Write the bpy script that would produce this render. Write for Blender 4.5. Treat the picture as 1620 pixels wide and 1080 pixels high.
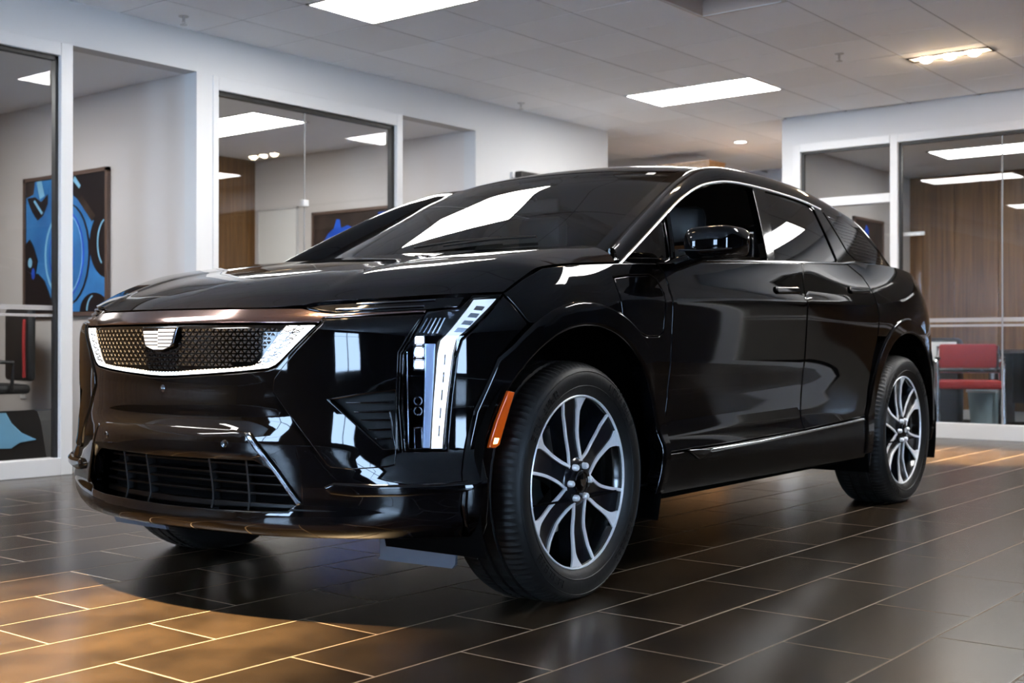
import bpy, bmesh, math, random
import numpy as np
from mathutils import Vector, Matrix
from mathutils.geometry import delaunay_2d_cdt
for o in list(bpy.data.objects): bpy.data.objects.remove(o)
scene = bpy.context.scene
C = scene.collection
R = math.radians
# ------------------------------------------------------------------ camera
cam_d = bpy.data.cameras.new('camera'); cam = bpy.data.objects.new('camera', cam_d); C.objects.link(cam)
FPX = 1949.0; cam_d.sensor_width = 36.0; cam_d.lens = FPX/1620*36
YAW, PITCH, ROLL = R(38.58), R(.18), R(.04)
fw = Vector((math.cos(PITCH)*math.cos(YAW), math.cos(PITCH)*math.sin(YAW), math.sin(PITCH)))
rt = Vector((math.sin(YAW), -math.cos(YAW), 0)); up = rt.cross(fw)
r2 = rt*math.cos(ROLL)+up*math.sin(ROLL); u2 = -rt*math.sin(ROLL)+up*math.cos(ROLL)
cam.matrix_world = Matrix(((r2.x, u2.x, -fw.x, 0), (r2.y, u2.y, -fw.y, 0), (r2.z, u2.z, -fw.z, .785), (0, 0, 0, 1)))
cam_d.dof.use_dof = True; cam_d.dof.focus_distance = 3.9; cam_d.dof.aperture_fstop = 4.5
cam_d.clip_start = .05
scene.camera = cam
# ------------------------------------------------------------------ sky outside the windows, exposure
w = bpy.data.worlds.new('sky'); scene.world = w; w.use_nodes = True
bg = w.node_tree.nodes['Background']; bg.inputs[0].default_value = (.50, .70, 1.0, 1); bg.inputs[1].default_value = 27.0
scene.view_settings.view_transform = 'Standard'; scene.view_settings.look = 'None'
scene.view_settings.exposure = 0.95; scene.view_settings.gamma = 1.0; scene.view_settings.use_curve_mapping = False
PANEL_L = 27.0           # radiance of the troffer diffusers
OFFICE_L = 15.           # and of those in the offices
SPOT_W = 1100.0            # warm ceiling spots
# ------------------------------------------------------------------ materials
MAT = {}
def mat(name, col=(.8,.8,.8), rough=.5, metal=0., spec=.5, coat=0., emit=None, es=1., noise=None, bump=None, rnd=0.):
    m = bpy.data.materials.new(name); m.use_nodes = True; nt = m.node_tree; b = nt.nodes['Principled BSDF']
    b.inputs['Base Color'].default_value = (*col, 1); b.inputs['Roughness'].default_value = rough
    b.inputs['Metallic'].default_value = metal; b.inputs['Specular IOR Level'].default_value = spec
    b.inputs['Coat Weight'].default_value = coat; b.inputs['Coat Roughness'].default_value = .02
    if emit: b.inputs['Emission Color'].default_value = (*emit, 1); b.inputs['Emission Strength'].default_value = es
    src = None
    if noise:                                # (scale, darker colour, roughness spread)
        tc = nt.nodes.new('ShaderNodeTexCoord'); n = nt.nodes.new('ShaderNodeTexNoise'); n.inputs['Scale'].default_value = noise[0]
        n.inputs['Detail'].default_value = 6; nt.links.new(tc.outputs['Object'], n.inputs['Vector'])
        mx = nt.nodes.new('ShaderNodeMix'); mx.data_type = 'RGBA'; mx.inputs['A'].default_value = (*col, 1); mx.inputs['B'].default_value = (*noise[1], 1)
        cr = nt.nodes.new('ShaderNodeValToRGB'); cr.color_ramp.elements[0].position = .35; cr.color_ramp.elements[1].position = .68
        nt.links.new(n.outputs['Fac'], cr.inputs['Fac']); nt.links.new(cr.outputs['Color'], mx.inputs['Factor'])
        nt.links.new(mx.outputs['Result'], b.inputs['Base Color']); src = mx.outputs['Result']
        if len(noise) > 2:
            mp = nt.nodes.new('ShaderNodeMapRange'); mp.inputs['To Min'].default_value = rough-noise[2]; mp.inputs['To Max'].default_value = rough+noise[2]
            nt.links.new(n.outputs['Fac'], mp.inputs['Value']); nt.links.new(mp.outputs['Result'], b.inputs['Roughness'])
    if rnd:
        oi = nt.nodes.new('ShaderNodeObjectInfo'); hs = nt.nodes.new('ShaderNodeHueSaturation'); mp = nt.nodes.new('ShaderNodeMapRange')
        mp.inputs['To Min'].default_value = 1-rnd; mp.inputs['To Max'].default_value = 1+rnd; nt.links.new(oi.outputs['Random'], mp.inputs['Value'])
        nt.links.new(mp.outputs['Result'], hs.inputs['Value'])
        if src: nt.links.new(src, hs.inputs['Color'])
        else: hs.inputs['Color'].default_value = (*col, 1)
        nt.links.new(hs.outputs['Color'], b.inputs['Base Color'])
    if bump:                                 # (scale, strength)
        tc = nt.nodes.new('ShaderNodeTexCoord'); n = nt.nodes.new('ShaderNodeTexNoise'); n.inputs['Scale'].default_value = bump[0]; n.inputs['Detail'].default_value = 4
        bp = nt.nodes.new('ShaderNodeBump'); bp.inputs['Strength'].default_value = bump[1]; bp.inputs['Distance'].default_value = .01
        nt.links.new(tc.outputs['Object'], n.inputs['Vector']); nt.links.new(n.outputs['Fac'], bp.inputs['Height']); nt.links.new(bp.outputs['Normal'], b.inputs['Normal'])
    MAT[name] = m; return m
def glass_mat(name, tint, f0=.04, rough=0.):       # clear sheet: Schlick reflection, the same from both sides
    m = bpy.data.materials.new(name); m.use_nodes = True; nt = m.node_tree; nt.nodes.clear(); N = nt.nodes.new; L = nt.links.new
    out = N('ShaderNodeOutputMaterial'); mx = N('ShaderNodeMixShader'); tr = N('ShaderNodeBsdfTransparent'); gl = N('ShaderNodeBsdfGlossy'); ge = N('ShaderNodeNewGeometry'); dt = N('ShaderNodeVectorMath'); dt.operation = 'DOT_PRODUCT'
    L(ge.outputs['Incoming'], dt.inputs[0]); L(ge.outputs['Normal'], dt.inputs[1]); last = dt.outputs['Value']
    for op, v in (('ABSOLUTE', None), ('SUBTRACT', 1.), ('POWER', 5.), ('MULTIPLY', 1-f0), ('ADD', f0)):
        q = N('ShaderNodeMath'); q.operation = op; q.use_clamp = op != 'ABSOLUTE'
        if op == 'SUBTRACT': q.inputs[0].default_value = 1.; L(last, q.inputs[1])
        else:
            L(last, q.inputs[0])
            if v is not None: q.inputs[1].default_value = v
        last = q.outputs[0]
    tr.inputs['Color'].default_value = (*tint, 1); gl.inputs['Roughness'].default_value = rough
    L(last, mx.inputs[0]); L(tr.outputs[0], mx.inputs[1]); L(gl.outputs[0], mx.inputs[2]); L(mx.outputs[0], out.inputs[0])
    MAT[name] = m; return m
def wood_mat(name, a, b_, scale=1.0, rough=.4, axis='Z'):
    m = mat(name, a, rough); nt = m.node_tree; b = nt.nodes['Principled BSDF']
    tc = nt.nodes.new('ShaderNodeTexCoord'); mp = nt.nodes.new('ShaderNodeMapping'); mp.inputs['Scale'].default_value = (9*scale, 9*scale, .35*scale) if axis == 'Z' else (.35*scale, 9*scale, 9*scale)
    n = nt.nodes.new('ShaderNodeTexNoise'); n.inputs['Scale'].default_value = 3; n.inputs['Detail'].default_value = 8; n.inputs['Distortion'].default_value = .6
    cr = nt.nodes.new('ShaderNodeValToRGB'); cr.color_ramp.elements[0].position = .3; cr.color_ramp.elements[1].position = .7
    cr.color_ramp.elements[0].color = (*a, 1); cr.color_ramp.elements[1].color = (*b_, 1)
    nt.links.new(tc.outputs['Object'], mp.inputs['Vector']); nt.links.new(mp.outputs['Vector'], n.inputs['Vector']); nt.links.new(n.outputs['Fac'], cr.inputs['Fac'])
    nt.links.new(cr.outputs['Color'], b.inputs['Base Color']); return m
mat('paint', (.0012,.0012,.0014), .03, spec=.32)
mat('nose_brown', (.20,.135,.12), .12, metal=1.)  # metallic brown, one tone over the whole bar
mat('gloss_black', (.0012,.0012,.0014), .05, spec=.30)
mat('cladding', (.0012,.0012,.0013), .22, spec=.10)
mat('matte_black', (.006,.006,.006), .6, spec=.25)
mat('void', (.0012,.0012,.0012), .9, spec=.03)
mat('slat', (.0015,.0015,.0015), .35, spec=.12)
mat('trim_chrome', (.55,.58,.62), .10, metal=1.)
mat('dark_chrome', (.10,.105,.115), .12, metal=1.)
mat('machined', (.86,.85,.84), .36, metal=.30)
mat('wheel_dark', (.006,.0065,.008), .16, spec=.3)
mat('wheel_black', (.004,.004,.004), .12)
mat('rubber', (.007,.0065,.006), .5, spec=.3, bump=(60,.08))
mat('mudflap', (.055,.065,.085), .55)
mat('drl', (.8,.8,.8), .3, emit=(.88,.94,1.), es=1.0)
mat('drl_soft', (.8,.8,.8), .3, emit=(.80,.88,1.), es=.33)
mat('reflection_blue', (.30,.40,.56), .2, metal=.4, emit=(.45,.62,1.), es=.10)  # blue reflection and LED spill put into the colour and glow
mat('led', (.8,.8,.8), .3, emit=(.62,.74,1.), es=14.)
mat('reflector', (.5,.52,.56), .12, metal=1.)
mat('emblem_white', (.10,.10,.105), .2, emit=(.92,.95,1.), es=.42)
mat('amber', (.45,.055,.003), .12, emit=(1.,.17,.01), es=.07)
mat('amber_lit', (.9,.3,.05), .2, emit=(1.,.50,.18), es=5.)
mat('grille_tri', (.005,.0042,.004), .4, spec=.2)
mat('interior', (.012,.012,.013), .65, spec=.3)
mat('leather', (.018,.017,.017), .42, spec=.4)
glass_mat('windshield', (.62,.66,.66), 0.06)
glass_mat('clear_side', (.10,.11,.11), 0.05)
glass_mat('privacy', (.018,.017,.016), 0.05)
glass_mat('lens', (.82,.86,.92), 0.035)
mat('wall_white', (.55,.548,.545), .65, spec=.3)
mat('office_wall', (.56,.53,.51), .7, spec=.3)
mat('wall_brown', (.05,.042,.036), .7, spec=.3)
mat('wall_dark', (.035,.028,.024), .7, spec=.3)
mat('far_wall', (.40,.36,.33), .7, spec=.3)
mat('frame_alu', (.55,.55,.55), .35, metal=.0)
mat('gasket', (.01,.01,.01), .5)
mat('ceiling_panel', (.88,.90,.93), .9, spec=.2, bump=(180,.25), rnd=.03)
mat('ceiling_grid', (.30,.29,.30), .7)
mat('tile', (.033,.022,.0125), .25, spec=.5, noise=(4.5,(.0125,.0083,.0052),.015), rnd=.15)
mat('grout', (.20,.155,.115), .75, spec=.2)
mat('office_floor', (.03,.025,.022), .5)
mat('diffuser', (.9,.9,.9), .5, emit=(1.,.985,.965), es=PANEL_L)
mat('office_diffuser', (.9,.9,.9), .5, emit=(1.,.985,.96), es=OFFICE_L)
mat('right_diffuser', (.9,.9,.9), .5, emit=(1.,.985,.96), es=9.)
mat('bulb', (.9,.9,.9), .4, emit=(1.,.72,.44), es=110.)
mat('downlight_glow', (.9,.9,.9), .4, emit=(1.,.96,.9), es=7.)
mat('steel', (.5,.5,.5), .3, metal=1.)
mat('brown_metal', (.15,.10,.07), .5, metal=.3)
mat('vent_brown', (.42,.32,.26), .6)
mat('frost', (.30,.28,.27), .6)
mat('joint', (.22,.22,.22), .4)
wood_mat('wood_wall', (.090,.040,.011), (.21,.102,.030), 1.0, .4)
wood_mat('wood_orange', (.42,.22,.09), (.55,.30,.13), 1.0, .45)
glass_mat('pane', (.93,.94,.94), 0.028)
mat('black_plastic', (.012,.012,.013), .4)
mat('chair_black', (.012,.012,.013), .6)
mat('red_fabric', (.28,.012,.011), .7)
mat('bin_teal', (.26,.36,.38), .5)
mat('desk_dark', (.035,.026,.02), .45)
mat('pic_black', (.008,.008,.012), .35)
mat('pic_blue', (.045,.24,.56), .35, noise=(2.5,(.018,.11,.33)))
mat('pic_bright', (.02,.13,.75), .35, noise=(4.,(.01,.05,.35)))
mat('pic_light', (.22,.50,.72), .35)
mat('pic_brown', (.05,.035,.03), .4, noise=(6.,(.015,.011,.01)))
mat('frame_bronze', (.16,.11,.09), .4, metal=.4)
mat('paper_white', (.75,.75,.73), .6)
# ------------------------------------------------------------------ mesh helpers
def link(name, me, m=None, parent=None):
    o = bpy.data.objects.new(name, me); C.objects.link(o)
    if m is not None and me is not None and not me.materials: me.materials.append(MAT[m] if isinstance(m, str) else m)
    if parent is not None: o.parent = parent
    return o
def mesh(name, v, f, m, parent=None, smooth=False, normals=None):
    me = bpy.data.meshes.new(name); me.from_pydata([tuple(map(float, p)) for p in v], [], [tuple(int(i) for i in q) for q in f]); me.update()
    if smooth or normals is not None:
        me.polygons.foreach_set('use_smooth', [True]*len(me.polygons))
        if normals is not None: me.normals_split_custom_set_from_vertices([tuple(map(float, n)) for n in normals])
    return link(name, me, m, parent)
def empty(name, loc, rz=0.):
    o = bpy.data.objects.new(name, None); C.objects.link(o); o.location = loc; o.rotation_euler = (0, 0, rz); o.empty_display_size = .1; return o
def tag(o, label, cat, group=None):
    o['label'] = label; o['category'] = cat
    if group: o['group'] = group
    return o
def struct(o): o['kind'] = 'structure'; return o
class MB:                                       # collects shapes for ONE mesh
    def __init__(s): s.v = []; s.f = []
    def add(s, v, f):
        n = len(s.v); s.v += [tuple(p) for p in v]; s.f += [tuple(i+n for i in q) for q in f]; return s
    def box(s, a, b, bev=0.):
        (x0, y0, z0), (x1, y1, z1) = [tuple(map(min, zip(a, b))), tuple(map(max, zip(a, b)))]
        if bev <= 0:
            return s.add([(x0,y0,z0),(x1,y0,z0),(x1,y1,z0),(x0,y1,z0),(x0,y0,z1),(x1,y0,z1),(x1,y1,z1),(x0,y1,z1)],
                         [(0,3,2,1),(4,5,6,7),(0,1,5,4),(1,2,6,5),(2,3,7,6),(3,0,4,7)])
        bm = bmesh.new(); bmesh.ops.create_cube(bm, size=1)
        for q in bm.verts: q.co = Vector(((x0+x1)/2+q.co.x*(x1-x0), (y0+y1)/2+q.co.y*(y1-y0), (z0+z1)/2+q.co.z*(z1-z0)))
        bmesh.ops.bevel(bm, geom=bm.edges[:], offset=min(bev, .45*min(x1-x0, y1-y0, z1-z0)), segments=2, profile=.5, affect='EDGES')
        bm.verts.index_update(); s.add([tuple(q.co) for q in bm.verts], [tuple(q.index for q in fc.verts) for fc in bm.faces]); bm.free(); return s
    def tube(s, pts, r, n=8, cap=True):
        pts = [Vector(p) for p in pts]; rr = r if hasattr(r, '__len__') else [r]*len(pts); b = len(s.v); ref = None
        for i, p in enumerate(pts):
            d = (pts[min(i+1, len(pts)-1)]-pts[max(i-1, 0)]).normalized()
            if ref is None or abs(ref.dot(d)) > .95: ref = Vector((0,0,1)) if abs(d.z) < .9 else Vector((1,0,0))
            x = d.cross(ref).normalized(); y = d.cross(x)
            for k in range(n): a = 2*math.pi*k/n; s.v.append(tuple(p+x*math.cos(a)*rr[i]+y*math.sin(a)*rr[i]))
        for i in range(len(pts)-1):
            for k in range(n): s.f.append((b+i*n+k, b+i*n+(k+1) % n, b+(i+1)*n+(k+1) % n, b+(i+1)*n+k))
        if cap: s.f.append(tuple(b+k for k in range(n))[::-1]); s.f.append(tuple(b+(len(pts)-1)*n+k for k in range(n)))
        return s
    def lathe(s, prof, n=32, axis='z', c=(0,0,0), closed=False):   # prof: (radius, height) pairs
        b = len(s.v); m = len(prof)
        for k in range(n):
            a = 2*math.pi*k/n
            for r, h in prof:
                x, y = r*math.cos(a), r*math.sin(a)
                s.v.append({'z': (c[0]+x, c[1]+y, c[2]+h), 'y': (c[0]+x, c[1]+h, c[2]+y), 'x': (c[0]+h, c[1]+x, c[2]+y)}[axis])
        for k in range(n):
            for i in range(m if closed else m-1): s.f.append((b+k*m+i, b+((k+1) % n)*m+i, b+((k+1) % n)*m+(i+1) % m, b+k*m+(i+1) % m))
        return s
    def prism(s, poly, f0, f1):                 # 2-D outline between two mappings (x, y) -> point
        n = len(poly); b = len(s.v); s.v += [tuple(f0(*p)) for p in poly]+[tuple(f1(*p)) for p in poly]
        s.f += [tuple(b+i for i in range(n))[::-1], tuple(b+n+i for i in range(n))]+[(b+i, b+(i+1) % n, b+n+(i+1) % n, b+n+i) for i in range(n)]; return s
    def grid(s, P):                             # P[i][j] points
        b = len(s.v); a = len(P); c = len(P[0])
        for row in P: s.v += [tuple(p) for p in row]
        for i in range(a-1):
            for j in range(c-1): s.f.append((b+i*c+j, b+(i+1)*c+j, b+(i+1)*c+j+1, b+i*c+j+1))
        return s
    def build(s, name, m, parent=None, smooth=False, sharp=None):
        o = mesh(name, s.v, s.f, m, parent)
        bm = bmesh.new(); bm.from_mesh(o.data); bmesh.ops.recalc_face_normals(bm, faces=bm.faces[:]); bm.to_mesh(o.data); bm.free()
        if smooth or sharp is not None:
            o.data.polygons.foreach_set('use_smooth', [True]*len(o.data.polygons))
            o.data.set_sharp_from_angle(angle=R(sharp if sharp is not None else 40))
        return o
def copy_obj(o, parent=None, name=None):
    c = o.copy(); C.objects.link(c)
    if parent is not None: c.parent = parent
    return c
def copy_tree(o, parent=None):
    c = o.copy(); C.objects.link(c)
    if parent is not None: c.parent = parent
    for ch in [x for x in bpy.data.objects if x.parent == o and x != c]: copy_tree(ch, c)
    return c
# ---- CAR SURFACE (numpy only) ----
class CS:                                   # natural cubic spline through (x, y)
    def __init__(s, x, y):
        x = np.array(x, float); y = np.array(y, float); n = len(x); h = np.diff(x)
        A = np.zeros((n, n)); b = np.zeros(n); A[0, 0] = A[-1, -1] = 1
        for i in range(1, n-1):
            A[i, i-1], A[i, i], A[i, i+1] = h[i-1], 2*(h[i-1]+h[i]), h[i]
            b[i] = 6*((y[i+1]-y[i])/h[i] - (y[i]-y[i-1])/h[i-1])
        s.x, s.y, s.m = x, y, np.linalg.solve(A, b)
    def __call__(s, q):
        q = np.asarray(q, float); i = np.clip(np.searchsorted(s.x, q)-1, 0, len(s.x)-2)
        h = s.x[i+1]-s.x[i]; a = (s.x[i+1]-q)/h; b = (q-s.x[i])/h
        return a*s.y[i]+b*s.y[i+1]+((a**3-a)*s.m[i]+(b**3-b)*s.m[i+1])*h*h/6
class PC:                                   # monotone cubic through (x, y), flat beyond
    def __init__(s, pts):
        p = np.array(sorted(pts), float); x, y = p[:, 0], p[:, 1]; h = np.diff(x); d = np.diff(y)/h
        m = np.zeros(len(x)); m[0], m[-1] = d[0], d[-1]
        for i in range(1, len(x)-1):
            if d[i-1]*d[i] > 0:
                w1, w2 = 2*h[i]+h[i-1], h[i]+2*h[i-1]; m[i] = (w1+w2)/(w1/d[i-1]+w2/d[i])
        s.x, s.y, s.m = x, y, m
    def __call__(s, q):
        q = np.clip(np.asarray(q, float), s.x[0], s.x[-1]); i = np.clip(np.searchsorted(s.x, q)-1, 0, len(s.x)-2)
        h = s.x[i+1]-s.x[i]; t = (q-s.x[i])/h
        return (s.y[i]*(2*t**3-3*t**2+1)+s.y[i+1]*(-2*t**3+3*t**2)+h*(s.m[i]*(t**3-2*t**2+t)+s.m[i+1]*(t**3-t**2)))
# plan of the body at about 0.8 m, from the middle of the nose round to the middle of the tail: (u rearwards from front axle, v outwards)
PLAN = [(-.872,0),(-.866,.12),(-.845,.27),(-.807,.42),(-.752,.56),(-.672,.70),(-.570,.82),(-.45,.90),(-.30,.94),(-.10,.955),(.15,.957),(.5,.948),(1.0,.94),
        (1.6,.938),(2.2,.944),(2.6,.953),(2.95,.957),(3.2,.95),(3.42,.92),(3.6,.85),(3.72,.74),(3.80,.56),(3.84,.3),(3.85,0)]
_p = np.array(PLAN); _e = np.concatenate([_p[3:0:-1]*[1,-1], _p, _p[-2:-5:-1]*[1,-1]])
_c = np.concatenate([[0], np.cumsum(np.hypot(*np.diff(_e, axis=0).T))]); _c -= _c[3]
PU, PV = CS(_c, _e[:, 0]), CS(_c, _e[:, 1]); TMAX = _c[3+len(PLAN)-1]
_tt = np.linspace(0, TMAX, 4000); _tu = PU(_tt); _hw = np.argmax(PV(_tt)); 
def t_of_u(u): return np.interp(u, _tu, _tt)                       # u grows along t everywhere
# vertical profiles: outward offset from the plan curve, at stations along t
PROF = [(0,    [(.15,-.16),(.20,-.09),(.245,-.022),(.27,-.004),(.30,-.006),(.33,-.018),(.40,-.008),(.455,.006),(.48,.020),(.52,.022),(.55,.0),(.575,-.012),(.59,-.006),(.62,-.004),(.66,-.006),(.72,.0),(.80,.0),(.838,-.003),(.850,-.008),(.89,-.050),(.93,-.10),(1.0,-.25)]),
        (.55,  [(.15,-.13),(.20,-.07),(.245,-.015),(.27,.0),(.30,.0),(.33,-.006),(.40,.0),(.50,.006),(.60,.0),(.72,.0),(.80,.0),(.838,-.003),(.850,-.007),(.89,-.040),(.93,-.08),(1.0,-.2)]),
        (.98,  [(.15,-.09),(.20,-.05),(.25,-.005),(.29,.03),(.34,.042),(.39,.045),(.43,.028),(.49,.002),(.53,-.003),(.60,-.004),(.72,.0),(.80,-.002),(.88,-.018),(.94,-.045),(1.0,-.10),(1.06,-.19)]),
        (1.45, [(.15,-.06),(.22,-.03),(.3,-.004),(.4,.0),(.6,.0),(.8,.0),(.88,-.006),(.95,-.022),(1.02,-.052),(1.08,-.095),(1.14,-.15)]),
        (1.95, [(.15,-.10),(.22,-.045),(.30,-.012),(.37,-.004),(.42,-.006),(.50,-.026),(.60,-.022),(.74,-.007),(.84,-.001),(.90,.0),(.935,-.001),(.952,-.006),(.97,-.0155),(.985,-.020),(1.08,-.043),(1.16,-.066),(1.25,-.10)]),
        (3.2,  [(.15,-.10),(.22,-.045),(.30,-.012),(.37,-.004),(.42,-.006),(.50,-.026),(.60,-.022),(.74,-.007),(.86,-.001),(.93,.0),(.962,-.001),(.979,-.006),(.997,-.0155),(1.012,-.020),(1.10,-.0415),(1.18,-.064),(1.25,-.09)]),
        (4.1,  [(.15,-.08),(.22,-.03),(.3,-.004),(.4,.0),(.6,.0),(.8,.0),(.90,.0),(.98,-.012),(1.06,-.04),(1.14,-.08),(1.22,-.125),(1.3,-.18)]),
        (4.75, [(.15,-.10),(.25,-.02),(.4,.0),(.6,.0),(.8,.0),(.92,-.01),(1.02,-.03),(1.12,-.07),(1.2,-.12),(1.3,-.2)]),
        (5.6,  [(.15,-.14),(.25,-.04),(.4,.0),(.6,.0),(.8,-.02),(.92,-.03),(1.02,-.05),(1.12,-.10),(1.2,-.16),(1.3,-.25)])]
_pt = np.array([p[0] for p in PROF]); _pf = [PC(p[1]) for p in PROF]
def prof(t, z):
    t = np.clip(np.abs(t), 0, _pt[-1]-1e-6); i = np.clip(np.searchsorted(_pt, t, side='right')-1, 0, len(_pt)-2)
    w = (t-_pt[i])/(_pt[i+1]-_pt[i]); w = w*w*(3-2*w)
    V = np.array([f(z) for f in _pf]); V = V.reshape(len(_pf), -1); k = np.arange(V.shape[1])
    return ((1-w).ravel()*V[np.ravel(i), k]+w.ravel()*V[np.ravel(i)+1, k]).reshape(np.shape(w))
def S(t, z, off=0.0):                                                # point of the body skin; t < 0 is the camera's (driver's) side
    t, z = np.broadcast_arrays(np.asarray(t, float), np.asarray(z, float)); sg = np.where(t < 0, -1., 1.); a = np.abs(t)
    e = 1e-3; du = (PU(a+e)-PU(a-e)); dv = (PV(a+e)-PV(a-e)); n = np.hypot(du, dv)
    o = prof(a, z)
    P = np.stack([PU(a)-dv/n*o*1.0, (PV(a)+du/n*o), z], -1)
    P[..., 1] *= sg
    if np.any(off):
        P = P+SN(t, z)*np.asarray(off)[..., None] if np.ndim(off) else P+SN(t, z)*off
    return P
def SN(t, z):                                                        # outward normal
    h = 4e-3; a = S(t+h, z)-S(t-h, z); b = S(t, z+h)-S(t, z-h); n = np.cross(a, b)
    n /= np.linalg.norm(n, axis=-1, keepdims=True)+1e-12
    c = S(t, z)-np.array([1.5, 0, .6]); s = np.sign((n*c*[1, 1, .05]).sum(-1))[..., None]
    return n*np.where(s == 0, 1, s)
_vb = CS([-.2,.3,1.0,1.7,2.3,2.8,3.2,3.5],[.876,.880,.884,.881,.870,.842,.79,.73])
def G(u, z): h = np.asarray(z)-1.08; return _vb(u)-.30*h-.16*h*np.abs(h)       # half width of the glasshouse side
# ---- END CAR SURFACE ----
# ------------------------------------------------------------------ the room
YL, XR, CZ, OZ, GP = 6.77, 10.48, 2.876, 2.62, .589
HB = 2.61                                           # underside of the headers
GX0, GY0 = 5.115-GP*20, 2.77-GP*20                  # a crossing of the ceiling grid
XMIN, YMIN, XMAX, YMAX = -6.4, -5.2, 14.0, 9.66
def px_of(p):
    d = Vector(p)-cam.matrix_world.translation; x, y, z = d.dot(r2), -d.dot(u2), d.dot(fw)
    return (810+FPX*x/z, 540+FPX*y/z, z) if z > .05 else (1e9, 1e9, z)
# floor: grout slab with every tile a piece of its own
fl = struct(MB().box((XMIN, YMIN, -.08), (XMAX, YL+.13, -.0005)).build('floor', 'grout'))
TX, TY, G_ = .616, .2985, .0028
tm = MB().box((-TX/2+G_, -TY/2+G_, -.006), (TX/2-G_, TY/2-G_, 0), .0012).build('tile', 'tile', fl); tile_me = tm.data
bpy.data.objects.remove(tm)
cells = []
for r_ in range(int((YMIN-1.18)/TY)-1, int((YL+.13-1.18)/TY)+1):
    y = 1.18+TY*(r_+.5); x0 = .542 if r_ % 2 == 0 else .234
    if y-TY/2 < YMIN or y+TY/2 > YL+.14: continue
    for c_ in range(-14, 24):
        x = x0+TX*(c_+.5)
        if x-TX/2 < XMIN or x+TX/2 > XMAX: continue
        p = px_of((x, y, 0)); vis = -150 < p[0] < 1770 and 500 < p[1] < 1180 and x < XR+.2
        cells.append((0 if vis else 1, p[2], x, y))
cells.sort(); rest = MB(); random.seed(4)
for i, (nv, d, x, y) in enumerate(cells):
    if i < 300 and not nv:
        o = link('tile', tile_me, None, fl); o.location = (x, y, random.uniform(-.0001, .0002))
    else: rest.box((x-TX/2+G_, y-TY/2+G_, -.006), (x+TX/2-G_, y+TY/2-G_, 0))
o = rest.build('far_tiles', 'tile', fl); o['kind'] = 'stuff'
# ceiling: dark plenum above, grid bars, one panel per cell
ce = struct(MB().box((XMIN, YMIN, CZ+.28), (XMAX, 9.8, CZ+.40)).build('ceiling', 'matte_black'))
TROF = [(5.115, 4.53), (8.65, 4.53), (1.58, 4.53), (-1.95, 4.53), (5.704, .414), (9.239, .414)]   # low corners, 0.589 along x, 1.178 along y
COFFER = (5.704, 3.359, 6.882, 3.944)
pm = MB().box((-GP/2+.004, -GP/2+.004, 0), (GP/2-.004, GP/2-.004, .015), .002).build('ceiling_panel', 'ceiling_panel', ce); pan_me = pm.data
bpy.data.objects.remove(pm); rest = MB(); n_pan = 0
def cut(x, y):
    for a, b in TROF:
        if a < x < a+GP and b < y < b+2*GP: return True
    return COFFER[0] < x < COFFER[2] and COFFER[1] < y < COFFER[3]
for i in range(0, 34):
    for j in range(0, 33):
        x, y = GX0+GP*(i+.5), GY0+GP*(j+.5)
        if not (XMIN-.3 < x < XMAX) or not (YMIN-.3 < y < 9.9) or cut(x, y): continue
        if y > YL+.2 and x < 9.9: continue
        if x > XR+.2 and y < 4.9: continue
        p = px_of((x, y, CZ))
        if -120 < p[0] < 1740 and -120 < p[1] < 300:
            o = link('ceiling_panel', pan_me, None, ce); o.location = (x, y, CZ+random.uniform(0, .001)); n_pan += 1
        else: rest.box((x-GP/2+.004, y-GP/2+.004, CZ), (x+GP/2-.004, y+GP/2-.004, CZ+.015))
o = rest.build('far_ceiling_panels', 'ceiling_panel', ce); o['kind'] = 'stuff'
gb = MB()
for i in range(0, 35):
    x = GX0+GP*i
    if XMIN < x < XMAX: gb.box((x-.006, YMIN, CZ+.003), (x+.006, 9.8 if x > 9.9 else YL+.1, CZ+.02))
for j in range(0, 34):
    y = GY0+GP*j
    if YMIN < y < 9.8: gb.box((XMIN if y < YL+.1 else 10.0, y-.006, CZ+.003), (XMAX, y+.006, CZ+.0195))
o = gb.build('ceiling_grid', 'ceiling_grid', ce); o['kind'] = 'stuff'
# coffer with a brown recess in the ceiling
cf = tag(empty('ceiling_vent', ((COFFER[0]+COFFER[2])/2, (COFFER[1]+COFFER[3])/2, CZ)), 'brown recessed vent opening in the ceiling at the top edge', 'vent')
hx, hy = (COFFER[2]-COFFER[0])/2, (COFFER[3]-COFFER[1])/2
MB().box((-hx, -hy, .10), (hx, hy, .115)).build('back_plate', 'vent_brown', cf)
b = MB()
for s in (-1, 1): b.box((s*hx, -hy, 0), (s*(hx-.012), hy, .12)).box((-hx, s*hy, 0), (hx, s*(hy-.012), .12))
b.build('side_wall', 'vent_brown', cf)
b = MB()
for s in (-1, 1): b.box((s*(hx+.006), -hy, -.004), (s*(hx-.014), hy, .002)).box((-hx, s*(hy+.006), -.004), (hx, s*(hy-.014), .002))
b.build('flange', 'frame_alu', cf)
def troffer(x, y, z, label, m='diffuser', wx=GP, wy=2*GP, grp='lit ceiling panels'):
    t = tag(empty('ceiling_light', (x+wx/2, y+wy/2, z)), label, 'ceiling light', grp); b = MB(); a, c = wx/2-.002, wy/2-.002
    for s in (-1, 1): b.box((s*a, -c, -.004), (s*(a-.018), c, .05)).box((-a, s*c, -.004), (a, s*(c-.018), .05))
    b.build('frame', 'frame_alu', t); MB().box((-a+.017, -c+.017, .0), (a-.017, c-.017, .012)).build('diffuser', m, t); return t
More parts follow.
